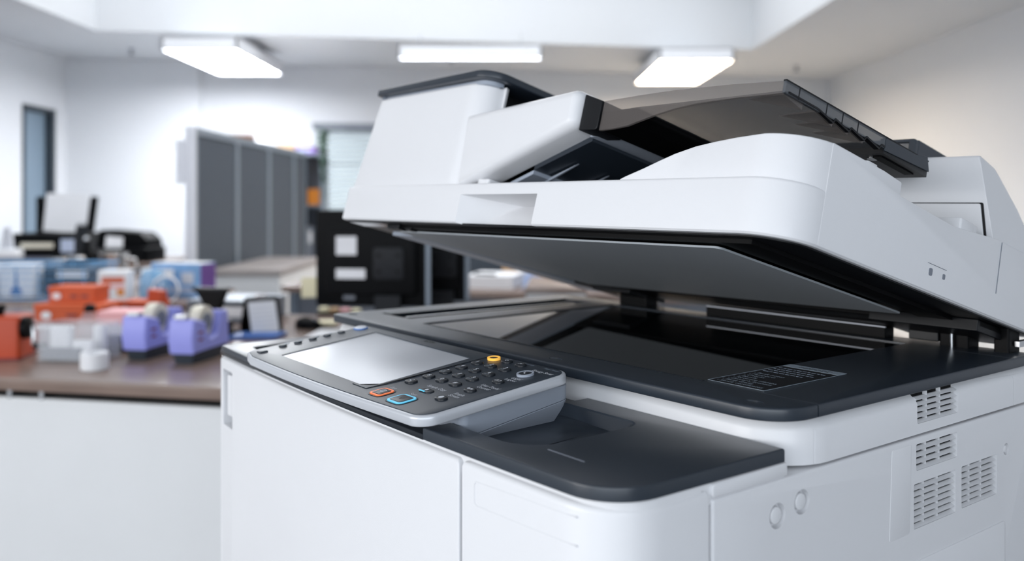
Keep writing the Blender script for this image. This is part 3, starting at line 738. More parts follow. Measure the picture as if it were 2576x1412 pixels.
# rear hump of the feeder
hb_ = B()
prof = [(.300, .010, 0), (.300, .068, 0), (.300, .1400, .020), (.302, .1475, .024), (.306, .1492, .025), (.335, .1450, .024), (.372, .115, .016), (.41, .070, .004), (.42, .010, 0)]
r0 = [hb_.add((-.372-i_, a, b), L) for a, b, i_ in prof]; r1 = [hb_.add((-1.0, a, b), L) for a, b, i_ in prof]
for i in range(len(prof)): j = (i+1) % len(prof); hb_.fc.append((r0[i], r0[j], r1[j], r1[i]))
hb_.fc.append(tuple(reversed(r0))); hb_.fc.append(tuple(r1))
rh = obj('rear_hump', hb_, 'white_plastic', cop, bevel=.003, seg=3, bang=25)
obj('hump_panel', B().slab(rpoly([(-.48, .060), (-.3795, .060, .001), (-.3880, .1010, .0015), (-.48, .1010)], 3), .2975, .2998, f=Lxb), 'white_plastic', rh, bevel=.0006)
obj('panel_gap', B().slab(rpoly([(-.48, .060), (-.3775, .060, .001), (-.3862, .1022, .0015), (-.48, .1022)], 3), .2990, .3005, f=Lxb), 'dark_plastic', rh)

# ================================================================ FURNITURE
DZ = .73
R_ = math.radians
def part(nm, b, m, par, **k): return obj(nm, b, m, par, **k)
# --- near desk
dk_rz = -.2079; dk_o = (-.9585, 2.13, 0)
desk = thing('desk', 'brown wood-grain desk with white front panel beside the photocopier', 'desk', dk_o, dk_rz)
part('desktop', B().slab(rrect(-1.6, 1.5, 0, 1.28, .008, 3), DZ-.030, DZ, rt=.003, rb=.002), 'desk_wood', desk)
part('front_panel', B().box(-1.55, 1.45, .035, .055, .04, DZ-.055), 'desk_white', desk, bevel=.002)
part('underframe', B().box(-1.5, 1.4, .06, 1.2, DZ-.075, DZ-.0305), 'black_plastic', desk)
for x in (-.295, -.205, .3): part('bracket', B().box(x-.006, x+.006, .034, .05, DZ-.058, DZ-.031), 'steel', desk)
for x in (-1.5, 1.4):
    for y in (.12, 1.15): part('leg', B().slab(rrect(x-.03, x+.03, y-.03, y+.03, .006, 2), 0, DZ-.074), 'frame_light', desk)
# --- desk behind it carrying the wire basket
desk2 = thing('desk', 'brown-topped white desk carrying the blue wire basket', 'desk', (-2.35, 3.78, 0))
part('desktop', B().slab(rrect(-1.1, 1.0, 0, .62, .008, 3), DZ-.028, DZ, rt=.003), 'desk_wood', desk2)
part('front_panel', B().box(-1.05, .95, .03, .05, .05, DZ-.028), 'desk_white', desk2)
for x in (-1.04, .94):
    for y in (.1, .56): part('leg', B().slab(rrect(x-.03, x+.03, y-.03, y+.03, .006, 2), 0, DZ-.028), 'frame_light', desk2)
desk5 = thing('desk', 'brown desk with chrome mug and dark tins behind the wire basket', 'desk', (-2.7, 4.42, 0))
part('desktop', B().slab(rrect(-.9, .80, 0, .9, .008, 3), DZ-.028, DZ, rt=.003), 'desk_wood', desk5)
part('back_panel', B().box(-.85, .75, .83, .85, .05, DZ-.028), 'desk_white', desk5)
for x in (-.84, .74):
    for y in (.08, .80): part('leg', B().slab(rrect(x-.03, x+.03, y-.03, y+.03, .006, 2), 0, DZ-.028), 'frame_light', desk5)
# --- far desk with printers
desk4 = thing('desk', 'dark brown desk carrying two black printers near the door wall', 'desk', (-3.25, 6.0, 0))
part('desktop', B().slab(rrect(-.9, .75, 0, .95, .008, 3), DZ-.028, DZ, rt=.003), 'desk_wood', desk4)
part('front_panel', B().box(-.85, .7, .03, .05, .05, DZ-.028), 'desk_white', desk4)
for x in (-.85, .7):
    for y in (.1, .88): part('leg', B().slab(rrect(x-.03, x+.03, y-.03, y+.03, .006, 2), 0, DZ-.028), 'frame_light', desk4)
# --- desk behind the monitor, also seen under the lid
desk3 = thing('desk', 'brown desk behind the black monitor with papers and boxes', 'desk', (-1.17, 4.56, 0), R_(-15))
part('desktop', B().slab(rrect(0, 2.5, 0, .8, .008, 3), DZ-.032, DZ, rt=.003), 'desk_wood', desk3)
part('front_panel', B().box(.03, 2.45, .05, .07, .08, DZ-.032), 'mid_grey', desk3)
for x in (.05, 2.44):
    for y in (.06, .72): part('leg', B().slab(rrect(x-.025, x+.025, y-.025, y+.025, .006, 2), 0, DZ-.032), 'frame_grey', desk3)
# --- white low cabinet with grey top
lc = thing('low_cabinet', 'white low cabinet with grey-brown top in front of the partition', 'cabinet', (-1.585, 5.33, 0))
part('carcass', B().box(-.20, .21, .012, 1.2, .05, .715), 'desk_white', lc, bevel=.003)
part('plinth', B().box(-.18, .19, .04, 1.15, 0, .05), 'mid_grey', lc)
mat('cab_top', (.30, .27, .26), .45, var=.06)
part('top', B().slab(rrect(-.215, .22, 0, 1.25, .006, 3), .715, .75, rt=.003), 'cab_top', lc)
# --- partition of grey fabric panels
pt = thing('partition_screen', 'tall grey fabric office partition with light metal posts', 'partition', (-1.88, 5.34, 0))
part('end_post', B().slab(rrect(-.058, 0, 0, .03, .004, 2), 0, 1.60), 'frame_light', pt)
y0 = .03; 
for k, y1 in enumerate((.85, 1.66, 2.46, 2.92)):
    part('panel', B().box(-.045, -.010, y0+.03, y1-.03, .12, 1.555), 'fabric_grey', pt, bevel=.004)
    fb_ = B()
    for a_, b_, z0, z1 in ((y0, y1, .06, .12), (y0, y1, 1.555, 1.60), (y0, y0+.03, .12, 1.555), (y1-.03, y1, .12, 1.555)): fb_.box(-.055, -.002, a_, b_, z0, z1)
    part('panel_frame', fb_, 'frame_grey', pt)
    part('foot', B().slab(rrect(-.072, .045, y1-.05, y1-.01, .01, 2), 0, .062), 'frame_grey', pt)
    y0 = y1
# hanging cloth on the end of the partition
tag(obj('hanging_cloth', B().slab([(-.05, 0), (0, .004), (.0, .016), (-.05, .012)], -.26, 0), 'frame_light', bevel=.002), 'pale grey cloth hanging on a hook at the partition end', 'cloth', None, (-1.945, 5.345, 1.52), 0)
# --- storage cabinet behind the partition with things on top
sc_ = thing('storage_cabinet', 'white storage cabinet hidden behind the grey partition', 'cabinet', (-2.28, 6.7, 0))
part('carcass', B().box(-.06, .30, 0, 1.72, .0, 1.54), 'desk_white', sc_, bevel=.004)
part('door', B().box(-.05, .29, -.012, 0, .05, 1.50), 'desk_white', sc_)
ps = thing('bowl_stack', 'brown-lidded white bowl on top of the storage cabinet', 'bowl', (-2.10, 6.88, 1.54))
part('bowl', B().lathe([(.06, 0), (.09, .02), (.12, .07), (.125, .085)], n=24), 'paper', ps)
part('lid', B().lathe([(.13, .085), (.135, .095), (.13, .118), (.03, .122)], n=24), 'brown_lid', ps)
tag(obj('white_globe', B().lathe([(.04, 0), (.09, .01), (.115, .05), (.11, .09), (.07, .13), (.01, .145)], n=24), 'paper'), 'round white globe shade beside the cardboard carton', 'shade', None, (-2.10, 7.65, 1.54))
cb = thing('cardboard_carton', 'small brown cardboard carton on top of the storage cabinet', 'carton', (-2.08, 8.25, 1.54), .15)
part('carton', B().box(-.09, .09, -.07, .07, .0, .13), 'cardboard', cb, bevel=.003)
part('tape', B().box(-.091, .091, -.012, .012, .02, .1315), 'cream_tape', cb)
# --- shelf unit beyond the partition
sh = thing('shelf_unit', 'narrow grey shelf unit between the partition and the window', 'shelf', (-1.93, 8.45, 0))
for x in (-.14, .14): part('side', B().box(x-.01, x+.01, 0, .32, 0, 1.60), 'frame_grey', sh)
for z in (.10, .58, 1.10, 1.58): part('shelf', B().box(-.13, .13, 0, .31, z, z+.02), 'frame_grey', sh)
part('back', B().box(-.13, .13, .30, .31, .12, 1.58), 'mid_grey', sh)
pxx = thing('purple_box', 'purple box standing on top of the shelf unit', 'box', (-1.95, 8.52, 1.60))
part('carton', B().box(-.11, .09, 0, .2, 0, .07), 'purple_card', pxx, bevel=.003)
part('print', B().box(-.09, .06, -.001, .001, .025, .045), 'pale_blue', pxx)
tag(obj('orange_folder_box', B().slab(rrect(-.06, .06, -.05, .08, .004, 2), 0, .15), 'orange_box'), 'orange box on the middle shelf of the shelf unit', 'box', None, (-1.86, 8.52, 1.12))
tag(obj('dark_bag', B().lathe([(.05, 0), (.055, .1), (.05, .2), (.02, .27), (.01, .32)], n=14), 'dark_plastic'), 'dark upright bag beside the orange box on the shelf', 'bag', None, (-1.98, 8.54, 1.12))
for i in range(3):
    bb = thing('ring_binder', ('pale blue binder on the lower shelf of the shelf unit', 'white binder between two others on the shelf', 'grey binder at the shelf end')[i], 'binder', (-2.02+i*.062, 8.50, .60), 0, 'binders on the lower shelf')
    part('cover', B().slab(rrect(-.028, .028, -.03, .22, .004, 2), 0, .31), ('pale_blue', 'paper', 'mid_grey')[i], bb)
    part('spine_label', B().box(-.018, .018, -.0315, -.030, .16, .27), 'paper', bb)
# hanging plant by the window
pn = thing('hanging_plant', 'dark green trailing plant hanging beside the window blind', 'plant', (-1.735, 8.30, 1.30))
part('stem', B().tube([(0, 0, -.12), (.004, 0, .1), (-.004, 0, .3), (0, 0, .52)], .006, 6), 'leaf_green', pn)
part('hook', B().tube([(0, 0, .52), (0, .3, .56), (0, .7, .58), (0, 1.42, .58)], .004, 6), 'steel', pn)
lf = B(); lf.fc = []
for p_ in ((0, 0, 0), (.02, .015, .006), (.05, .018, .004), (.08, 0, -.012), (.05, -.018, .004), (.02, -.015, .006), (.045, 0, -.002)): lf.add(p_)
lf.fc = [(0, 1, 6), (1, 2, 6), (2, 3, 6), (3, 4, 6), (4, 5, 6), (5, 0, 6)]
l0 = part('leaf', lf, 'leaf_green', pn)
for k in range(110):
    c_ = l0 if k == 0 else l0.copy()
    if k: COL.objects.link(c_)
    z = .05+.48*k/110; c_.location = (0, 0, z); c_.rotation_euler = (random.uniform(-.5, .5), random.uniform(.2, 1.2), k*2.4); s_ = random.uniform(.7, 1.0)*(1 if k > 40 else .7); c_.scale = (s_, s_, s_)

# --- monitors
def monitor(label, x, y, rz, w_, h_, zb, stickers=True, group=None):
    t = thing('monitor', label, 'monitor', (x, y, DZ), rz)
    z0 = zb-DZ
    part('back_shell', B().slab(rrect(-w_/2, w_/2, z0, z0+h_, .008, 3), 0, .03, rt=0, rb=.006, f=lambda a, b, d: (a, d, b)), 'monitor_black', t)
    part('screen', B().slab(rrect(-w_/2+.012, w_/2-.012, z0+.012, z0+h_-.012, .003, 2), .0302, .0315, f=lambda a, b, d: (a, d, b)), 'platen_glass', t)
    part('rear_bulge', B().slab(rrect(-w_*.40, w_*.42, z0+h_*.12, z0+h_*.84, .02, 4), -.03, .002, rb=.008, f=lambda a, b, d: (a, d, b)), 'monitor_black', t)
    part('mount_plate', B().slab(rrect(.015, .120, z0+h_*.29, z0+h_*.62, .012, 4), -.036, -.029, rb=.002, f=lambda a, b, d: (a, d, b)), 'monitor_grey', t)
    for q in ((.035, .37), (.10, .37), (.035, .54), (.10, .54)): part('mount_slot', B().slab(circle(q[0], z0+h_*q[1], .008, 10, .005), -.0375, -.0355, f=lambda a, b, d: (a, d, b)), 'black_plastic', t)
    part('neck', B().box(.022, .110, -.045, -.012, .012, z0+h_*.13), 'monitor_grey', t, bevel=.003)
    part('foot', B().slab(rrect(-.08, .20, -.07, .06, .03, 4), 0, .014, rt=.003), 'monitor_grey', t)
    if stickers:
        for nm, x0, x1, q0, q1, m_ in (('label_sticker', -.112, -.042, .54, .73, 'paper'), ('label_sticker', -.112, -.012, .295, .395, 'paper'), ('port_cover', -.095, -.055, .07, .15, 'mid_grey')):
            d0 = -.0312 if q0 > .1 else -.003
            part(nm, B().box(x0, x1, d0-.001, d0+.0014, z0+h_*q0, z0+h_*q1), m_, t)
    part('edge_strip', B().box(w_/2-.004, w_/2+.010, -.004, .006, z0+.005, z0+h_-.005), 'frame_grey', t)
    return t
mon = monitor('black monitor seen from behind with white label stickers', -.475, 3.04, R_(-6), .384, .325, .803)
monitor('plain black monitor half hidden behind the stickered monitor', -.312, 3.25, R_(-8), .30, .30, .80, False)
tag(obj('sticky_note', B().slab([(-.026, -.035), (.026, -.033), (.026, .035), (-.026, .034)], 0, .0008, f=lambda a, b, d: (a, d, b)), 'paper_cream'), 'pale yellow sticky note on the monitor edge', 'sticky note', None, (at(768, 728, D=3.02)[0], 3.075, at(768, 728, D=3.02)[2]))

# --- small things on the near desk
def on1(u, v): p = at(u, v, DZ); return (p[0], p[1], DZ)
def dispenser(label, u, v, rz):
    p = on1(u, v)
    t = thing('tape_dispenser', label, 'tape dispenser', p, rz, 'lavender tape dispensers')
    f = lambda a, b, d: (a, d, b)
    prof = rpoly([(-.085, .026), (.088, .026), (.080, .115, .006), (.050, .118, .006), (.028, .062, .012), (-.012, .052, .012), (-.030, .098, .004), (-.085, .112, .005), (-.092, .06)], 4)
    part('body', B().loft(prof, [(.004, -.031), (0, -.027), (0, .027), (.004, .031)], f), 'lavender', t)
    bs = rpoly([(-.080, -.026, .006), (.07, -.030, .006), (.09, 0, .01), (.07, .030, .006), (-.080, .026, .006)], 4)
    part('base', B().loft(bs, [(.006, 0), (0, .020), (-.003, .030)]), 'slate_base', t)
    rl = part('tape_roll', B().lathe([(.020, -.012), (.040, -.012), (.040, .012), (.020, .012)], (.006, .094, 0), 28, f=f), 'cream_tape', t)
    part('roll_core', B().lathe([(.012, -.016), (.021, -.016), (.021, .016), (.012, .016)], (.006, .094, 0), 20, f=f), 'mid_grey', t)
    part('cutter', B().box(-.094, -.074, -.014, .014, .112, .120), 'steel', t)
    for z in (.055, .072): part('slot', B().slab(rrect(-.066, -.046, z, z+.006, .002, 2), -.0316, -.0300, f=f), 'maroon', t)
    return t
dispenser('lavender tape dispenser with large glossy roll beside the clear box', 388, 893, R_(80)).scale = (1.1, 1.18, 1.08)
dispenser('lavender tape dispenser with cream roll nearest the photocopier', 503, 903, R_(80)).scale = (1.1, 1.18, 1.08)
# pencil sharpener
p = on1(20, 900)
t = thing('pencil_sharpener', 'orange-red desktop pencil sharpener with chrome crank handle', 'sharpener', p, R_(6))
part('body', B().slab(rrect(-.065, .050, -.05, .05, .012, 4), .006, .118, rt=.008), 'orange_red', t)
part('base', B().slab(rrect(-.066, .052, -.052, .052, .008, 3), 0, .007), 'maroon', t)
part('top_knob', B().lathe([(.012, .118), (.012, .130), (.018, .134), (.014, .146)], (-.018, -.01, 0), 14), 'black_plastic', t)
part('crank_hub', B().lathe([(.030, .05), (.030, .066), (.016, .072)], (-.024, .085, 0), 20, f=lambda a, b, d: (d, a, b)), 'black_plastic', t)
part('crank_arm', B().tube([(.074, -.026, .088), (.078, -.03, .066), (.078, -.03, .040)], .006, 8), 'chrome', t)
part('crank_knob', B().lathe([(.007, .078), (.009, .09), (.007, .112)], (-.03, .036, 0), 12, f=lambda a, b, d: (d, a, b)), 'black_plastic', t)
# white jar behind
p = on1(100, 880)
t = thing('jar', 'white frosted jar with lid behind the clear box', 'jar', p)
part('jar_body', B().lathe([(.032, 0), (.034, .004), (.034, .062), (.028, .066)], n=22), 'paper', t); part('lid', B().lathe([(.033, .064), (.034, .066), (.034, .080), (.03, .083)], n=22), 'clear_plastic', t)
# clear tray with white tapes
p = on1(203, 903)
t = thing('clear_box', 'clear plastic box holding white rolls beside the pencil sharpener', 'box', p, R_(-8))
ob = B(); o1 = rrect(-.095, .090, -.055, .055, .012, 4); i1 = rrect(-.092, .087, -.052, .052, .010, 4)
ob.frame(o1, i1, .004, .100); ob.slab(o1, 0, .006)
part('shell', ob, 'clear_plastic', t)
part('dark_foot', B().slab(rrect(-.088, .03, -.050, .02, .01, 3), .006, .036), 'mid_grey', t)
for i, (x, y, z, w_, d_, h_) in enumerate(((-.035, -.035, .006, .050, .014, .060), (.028, -.030, .006, .052, .018, .050), (.045, .02, .006, .03, .02, .085), (-.055, .03, .006, .024, .018, .08))):
    part('packet', B().slab(rrect(x-w_*.55, x+w_*.55, y-d_*.5, y+d_*.5, .004, 2), .0365 if x < .02 and y < .02 else z, (.0365 if x < .02 and y < .02 else z)+h_, rt=.006), 'paper', t)
p = on1(238, 929)
tag(obj('tape_roll', B().loft(circle(0, 0, .034, 28), [(.002, 0), (0, .003), (0, .040), (.002, .043), (.014, .043), (.015, .01)]), 'paper'), 'loose white tape roll at the front of the desk', 'tape roll', None, p)
p = on1(305, 885)
t = thing('stapler', 'small black stapler lying beside the white tape roll', 'stapler', p, R_(50))
part('base', B().slab(rrect(-.05, .06, -.016, .016, .006, 3), 0, .014, rt=.003), 'black_plastic', t)
part('arm', B().loft(rpoly([(-.05, .018), (.062, .020, .004), (.055, .042, .008), (-.045, .052, .012)], 4), [(0, -.014), (0, .014)], lambda a, b, d: (a, d, b)), 'dark_plastic', t)
part('hinge', B().box(-.048, -.030, -.013, .013, .012, .022), 'steel', t)
p = on1(226, 848)
t = thing('pump_bottle', 'clear squat bottle with black cap behind the clear box', 'bottle', p)
part('bottle_body', B().lathe([(.034, 0), (.036, .01), (.034, .055), (.018, .075), (.014, .082)], n=22), 'clear_plastic', t); part('cap', B().lathe([(.016, .080), (.018, .084), (.016, .100), (.008, .104)], n=18), 'black_plastic', t)
# orange boxes
def obox(label, u, v, z, w_, d_, h_, rz, m='orange_card', nprint=2):
    p = at(u, v, DZ); t = thing('orange_box', label, 'box', (p[0], p[1], z), rz, 'orange cardboard boxes')
    part('carton', B().box(-w_/2, w_/2, 0, d_, 0, h_), m, t, bevel=.003)
    part('lid', B().box(-w_/2-.003, w_/2+.003, -.003, d_+.003, h_*.72, h_+.002), m, t, bevel=.003)
    part('white_emblem', B().slab(circle(-w_*.32, h_*.42, h_*.30, 14, h_*.22), -.0045, -.003 if False else -.0032, f=lambda a, b, d: (a, d, b)), 'paper', t)
    for k in range(nprint): part('print_block', B().box(-w_*.02+k*w_*.24, w_*.13+k*w_*.24, -.0045, -.0032, h_*.32, h_*.50), 'maroon', t)
    return t
obox('orange cardboard box under a smaller orange box', 172, 812, DZ, .245, .14, .062, R_(-2))
obox('orange cardboard box stacked on a wider orange box', 180, 806, DZ+.064, .168, .11, .055, R_(-3))
obox('orange box lying behind the pink notes', 345, 790, DZ, .15, .10, .045, R_(-8))
p = on1(398, 803)
t = thing('folded_carton', 'upright brick-red folded carton behind the tape dispensers', 'carton', p, R_(-20))
part('carton', B().loft([(-.034, 0), (.034, 0), (.022, .105), (-.030, .110)], [(0, -.02), (0, .02)], lambda a, b, d: (a, d, b)), 'orange_red', t, bevel=.002)
part('emblem', B().slab(circle(.012, .03, .012, 12), -.0212, -.0198, f=lambda a, b, d: (a, d, b)), 'paper', t)
# pink note pads
p = on1(306, 848)
t = thing('note_stack', 'stack of pink and white note pads behind the tape dispensers', 'note pads', p, R_(-4))
part('white_pads', B().box(-.075, .085, 0, .10, 0, .038), 'paper', t, bevel=.002)
part('pink_pads', B().box(-.080, .085, -.003, .103, .0382, .080), 'pink_paper', t, bevel=.004)
# hole punch
p = on1(535, 850)
t = thing('hole_punch', 'black hole punch with tall flared lever handle', 'hole punch', p, R_(-12))
part('base', B().slab(rrect(-.05, .062, -.03, .06, .01, 3), 0, .022, rt=.004), 'black_plastic', t)
part('punch_block', B().slab(rrect(-.035, .055, -.022, .03, .006, 3), .022, .055, rt=.004), 'dark_plastic', t)
part('lever', B().loft(rpoly([(-.008, .05), (.022, .05), (.024, .09, .02), (.044, .142, .01), (.052, .152), (-.062, .150), (-.045, .140, .01), (-.018, .10, .02)], 4), [(0, -.016), (0, .016)], lambda a, b, d: (a, d, b)), 'black_plastic', t)
part('lever_pad', B().slab(rrect(-.064, .054, -.022, .022, .006, 3), .150, .158, rt=.003), 'monitor_grey', t)
# paper trays and calendar
p = on1(565, 812)
t = thing('paper_tray', 'grey document tray loaded with white paper behind the hole punch', 'paper tray', p, R_(-8))
part('tray_base', B().box(-.14, .13, 0, .24, 0, .018), 'mid_grey', t, bevel=.002); part('tray_side', B().box(-.14, -.135, 0, .24, .018, .07), 'mid_grey', t); part('tray_side', B().box(.125, .13, 0, .24, .018, .07), 'mid_grey', t)
part('paper_stack', B().box(-.13, .12, .005, .235, .0185, .055), 'paper', t); part('top_folder', B().box(-.14, .135, -.004, .236, .0705, .078), 'frame_grey', t, bevel=.001)
p = on1(655, 838)
t = thing('tent_calendar', 'black tent-fold desk calendar with a white printed page', 'calendar', p, R_(38))
for s_ in (-1, 1):
    f = (lambda s2: (lambda a, b, d: (a, s2*(.045-b*.36)+d*s2, b)))(s_)
    part('board', B().slab(rrect(-.052, .06, .001, .118, .008, 3), -.001, .002, f=f), 'black_plastic', t)
f = lambda a, b, d: (a, -(.045-b*.36)-.0025-d, b)
part('page', B().slab(rrect(-.047, .045, .008, .104, .002, 2), 0, .0012, f=f), 'paper', t)
for k in range(6): part('page_line', B().box(-.040, .034, .022+k*.013, .024+k*.013, .0012, .0018, f=f), 'frame_light', t)
part('clip', B().box(-.012, .020, -.006, .006, .108, .124), 'steel', t)
p = on1(630, 850)
tag(obj('blue_folder', B().slab([(-.06, -.05), (.09, -.03), (.10, .06), (-.05, .05)], 0, .012), 'blue_dark', bevel=.002), 'dark blue folder lying flat near the tent calendar', 'folder', None, p)
# mouse
p = on1(772, 828)
t = thing('computer_mouse', 'black computer mouse on the brown desk', 'mouse', (p[0], p[1]+.02, DZ), R_(-25))
mb = B(); n = 20; R = []
for q, sc2 in ((0, .96), (.25, 1.0), (.55, .93), (.8, .72), (.95, .42), (1.0, .08)):
    R.append([mb.add((.052*sc2*math.cos(2*math.pi*i/n), .032*sc2*math.sin(2*math.pi*i/n), q*.036*(1-.12*math.cos(2*math.pi*i/n)))) for i in range(n)])
for a_, b_ in zip(R, R[1:]):
    for i in range(n): j = (i+1) % n; mb.fc.append((a_[i], a_[j], b_[j], b_[i]))
mb.fc.append(tuple(reversed(R[0]))); mb.fc.append(tuple(R[-1]))
part('shell', mb, 'monitor_black', t, ang=70); part('wheel', B().lathe([(.007, -.003), (.007, .003)], (.028, .030, 0), 12, f=lambda a, b, d: (a, d, b)), 'mid_grey', t)
p = on1(838, 842)
tag(obj('paper_sheets', B().slab([(-.07, -.10), (.10, -.08), (.10, .09), (-.06, .08)], 0, .006), 'paper'), 'loose white paper sheets on the desk beside the mouse', 'paper', None, p)
tag(obj('note_pad', B().box(-.03, .03, -.03, .03, 0, .010), 'paper_cream'), 'small yellow note pad on the loose white sheets', 'note pad', None, (on1(822, 820)[0], on1(822, 820)[1], DZ+.006))
p = on1(845, 792)
t = thing('snack_tray', 'small tray with yellow and brown wrappers under the monitor', 'tray', p, .1)
part('tray', B().slab(rrect(-.07, .09, -.03, .03, .01, 3), 0, .012), 'dark_plastic', t)
for k in range(4): part('wrapper', B().slab(circle(-.045+k*.04, 0, .02, 9, .014), .012, .030-.003*k, rt=.006), ('paper_cream', 'cardboard', 'pink_paper', 'paper_cream')[k], t)

# --- things on the second desk
def on2(u, v): p = at(u, v, DZ); return (p[0], p[1], DZ)
p0 = at(0, 762, DZ); bw_ = .78; bd = .30; bh = .155
t = thing('wire_basket', 'blue wire basket filled with cartons', 'basket', (-2.22, 3.86, DZ))
def wloop(z, g=0): return [(-bw_/2-g, -g, z), (bw_/2+g, -g, z), (bw_/2+g, bd+g, z), (-bw_/2-g, bd+g, z)]
for k in range(6): part('rail_wire', B().tube(wloop(.006+k*.0285, k*.002), .0036 if k < 5 else .0055, 6, True), 'blue_wire', t)
for k in range(9):
    x = -bw_/2+.002+k*(bw_-.004)/8
    part('upright_wire', B().tube([(x, bd, .150), (x, bd-.008, .006), (x, .004, .006), (x, -.008, .150)], .003, 6), 'blue_wire', t)
def carton(name, label, x, y, rz, w_, d_, h_, m, m2=None, decor=None, z=DZ+.011):
    t2 = thing(name, label, 'box', (x, y, z), rz)
    part('carton', B().box(-w_/2, w_/2, 0, d_, 0, h_), m, t2, bevel=.003)
    if m2: part('end_panel', B().box(w_/2-.002, w_/2+.0008, .002, d_-.002, .003, h_-.003), m2, t2)
    for nm2, x0, x1, z0, z1, mm in (decor or []): part(nm2, B().box(x0, x1, -.0012, .0002, z0, z1), mm, t2)
    return t2
t = carton('white_carton', 'white carton printed with a blue cone in the wire basket', -2.145, 3.90, 0, .14, .1, .142, 'paper')
part('cone_print', B().slab([(-.026, .01), (.026, .01), (.024, .03), (.008, .045), (.004, .11), (-.004, .11), (-.008, .045), (-.024, .03)], -.0012, .0002, f=lambda a, b, d: (a, d, b)), 'blue_dark', t)
carton('white_carton', 'white carton with orange print at the left end of the basket', -2.32, 3.90, 0, .16, .1, .14, 'paper', None, [('print', -.02, .05, .02, .08, 'orange_card'), ('print', -.06, .06, .10, .12, 'pale_blue')])
carton('flat_carton', 'dark flat carton with white label lying in the basket', -1.955, 3.95, 0, .20, .12, .118, 'monitor_grey', None, [('label', -.04, .095, .082, .112, 'paper')])
t = carton('striped_carton', 'white carton with orange and red printed columns', -1.72, 3.88, R_(4), .125, .09, .128, 'paper', None, [('print', -.045, .05, .075, .100, 'orange_card'), ('print', -.045, .05, .052, .066, 'pink_paper'), ('print', -.045, -.010, .02, .04, 'pale_blue'), ('print', .02, .05, .02, .05, 'orange_box')], DZ)
p = on2(372, 758)
pb_ = B(); n = 12; R = []
for q, s1, s2 in ((0, .058, .045), (.3, .066, .05), (.7, .062, .04), (1.0, .045, .012)):
    R.append([pb_.add((s1*math.cos(2*math.pi*i/n)*(1+.1*math.sin(i*5)), s2*math.sin(2*math.pi*i/n), q*.125+.008*math.sin(i*3)*(q > 0))) for i in range(n)])
for a_, b_ in zip(R, R[1:]):
    for i in range(n): j = (i+1) % n; pb_.fc.append((a_[i], a_[j], b_[j], b_[i]))
pb_.fc.append(tuple(reversed(R[0]))); pb_.fc.append(tuple(R[-1]))
t = thing('plastic_bag', 'pale blue plastic bag beside the striped carton', 'bag', (-1.552, 3.90, DZ))
part('film', pb_, 'blue_film', t); part('contents', B().slab(rrect(-.05, .05, -.03, .03, .01, 3), .004, .085, rt=.01), 'pale_blue', t)
t = carton('purple_end_carton', 'long blue and white carton with purple end panel', -1.50, 4.02, R_(-14), .25, .12, .150, 'blue_card', 'purple_card', [('print', -.10, -.01, .09, .125, 'paper'), ('print', -.12, .10, .02, .045, 'pale_blue'), ('print', .03, .09, .06, .11, 'frame_light')], DZ)
part('top_panel', B().box(-.123, .123, .002, .118, .1502, .1515), 'paper', t)
tag(obj('white_ring', B().tube([(.055*math.cos(2*math.pi*i/24), 0, .058+.055*math.sin(2*math.pi*i/24)) for i in range(24)], .0055, 8, True), 'paper'), 'white plastic ring leaning against the blue carton', 'ring', None, (-1.46, 3.80, DZ-.0025))
# chrome mug
t = thing('chrome_mug', 'shiny chrome mug with handle behind the wire basket', 'mug', (at(285, 690, D=4.75)[0], 4.75, DZ))
part('cup', B().lathe([(.07, 0), (.075, .01), (.075, .15), (.078, .155), (.070, .155), (.068, .02)], n=28), 'chrome', t)
part('handle', B().tube([(.072, 0, .125), (.115, 0, .120), (.125, 0, .08), (.105, 0, .045), (.072, 0, .04)], .009, 8), 'chrome', t)
for i, (u, D_, lab, nm, pr_, m_) in enumerate(((190, 4.6, 'black round tin behind the basket', 'tin', [(.05, 0), (.06, .01), (.06, .12), (.05, .13)], 'dark_plastic'), (218, 4.78, 'dark bottle with glossy shoulders beside the chrome mug', 'bottle', [(.04, 0), (.042, .01), (.042, .14), (.018, .18), (.016, .22)], 'monitor_black'), (205, 5.15, 'tall black flask with silver cap', 'flask', [(.035, 0), (.038, .01), (.038, .24), (.03, .26), (.03, .285)], 'monitor_grey'), (150, 4.75, 'short grey tin at the back of the desk', 'tin', [(.05, 0), (.05, .10), (.04, .11)], 'mid_grey'))):
    p = at(u, 700, D=D_); t = thing(nm, lab, nm, (p[0], D_, DZ))
    part(nm+'_body', B().lathe(pr_, n=20), m_, t); part('cap', B().lathe([(pr_[-1][0]*.8, pr_[-1][1]-.002), (pr_[-1][0]*.9, pr_[-1][1]+.004), (pr_[-1][0]*.8, pr_[-1][1]+.018), (.004, pr_[-1][1]+.02)], n=16), 'steel', t)
# --- printers on the far desk
t = thing('inkjet_printer', 'black inkjet printer with white paper standing in its feeder', 'printer', (at(128, 640, D=6.35)[0], 6.30, DZ), R_(4))
part('body', B().slab(rrect(-.24, .24, -.02, .34, .02, 3), 0, .20, rt=.012), 'monitor_black', t)
part('paper_support', B().loft(rpoly([(-.205, .18), (.195, .18), (.215, .46, .01), (.165, .46, .01), (.15, .40), (-.16, .40), (-.17, .46, .01), (-.225, .46, .01)], 3), [(0, .30), (0, .325)], lambda a, b, d: (a, d+(b-.2)*.15, b)), 'monitor_black', t)
part('paper', B().loft([(-.155, .21), (.145, .19), (.165, .475), (-.145, .485)], [(0, .29), (0, .297)], lambda a, b, d: (a, d+(b-.2)*.15, b)), 'paper', t)
part('output_slot', B().box(-.17, .05, -.024, -.015, .10, .135), 'cream_tape', t); part('control_strip', B().slab(rrect(.10, .21, -.026, -.018, .002, 2), .07, .16), 'pale_blue', t)
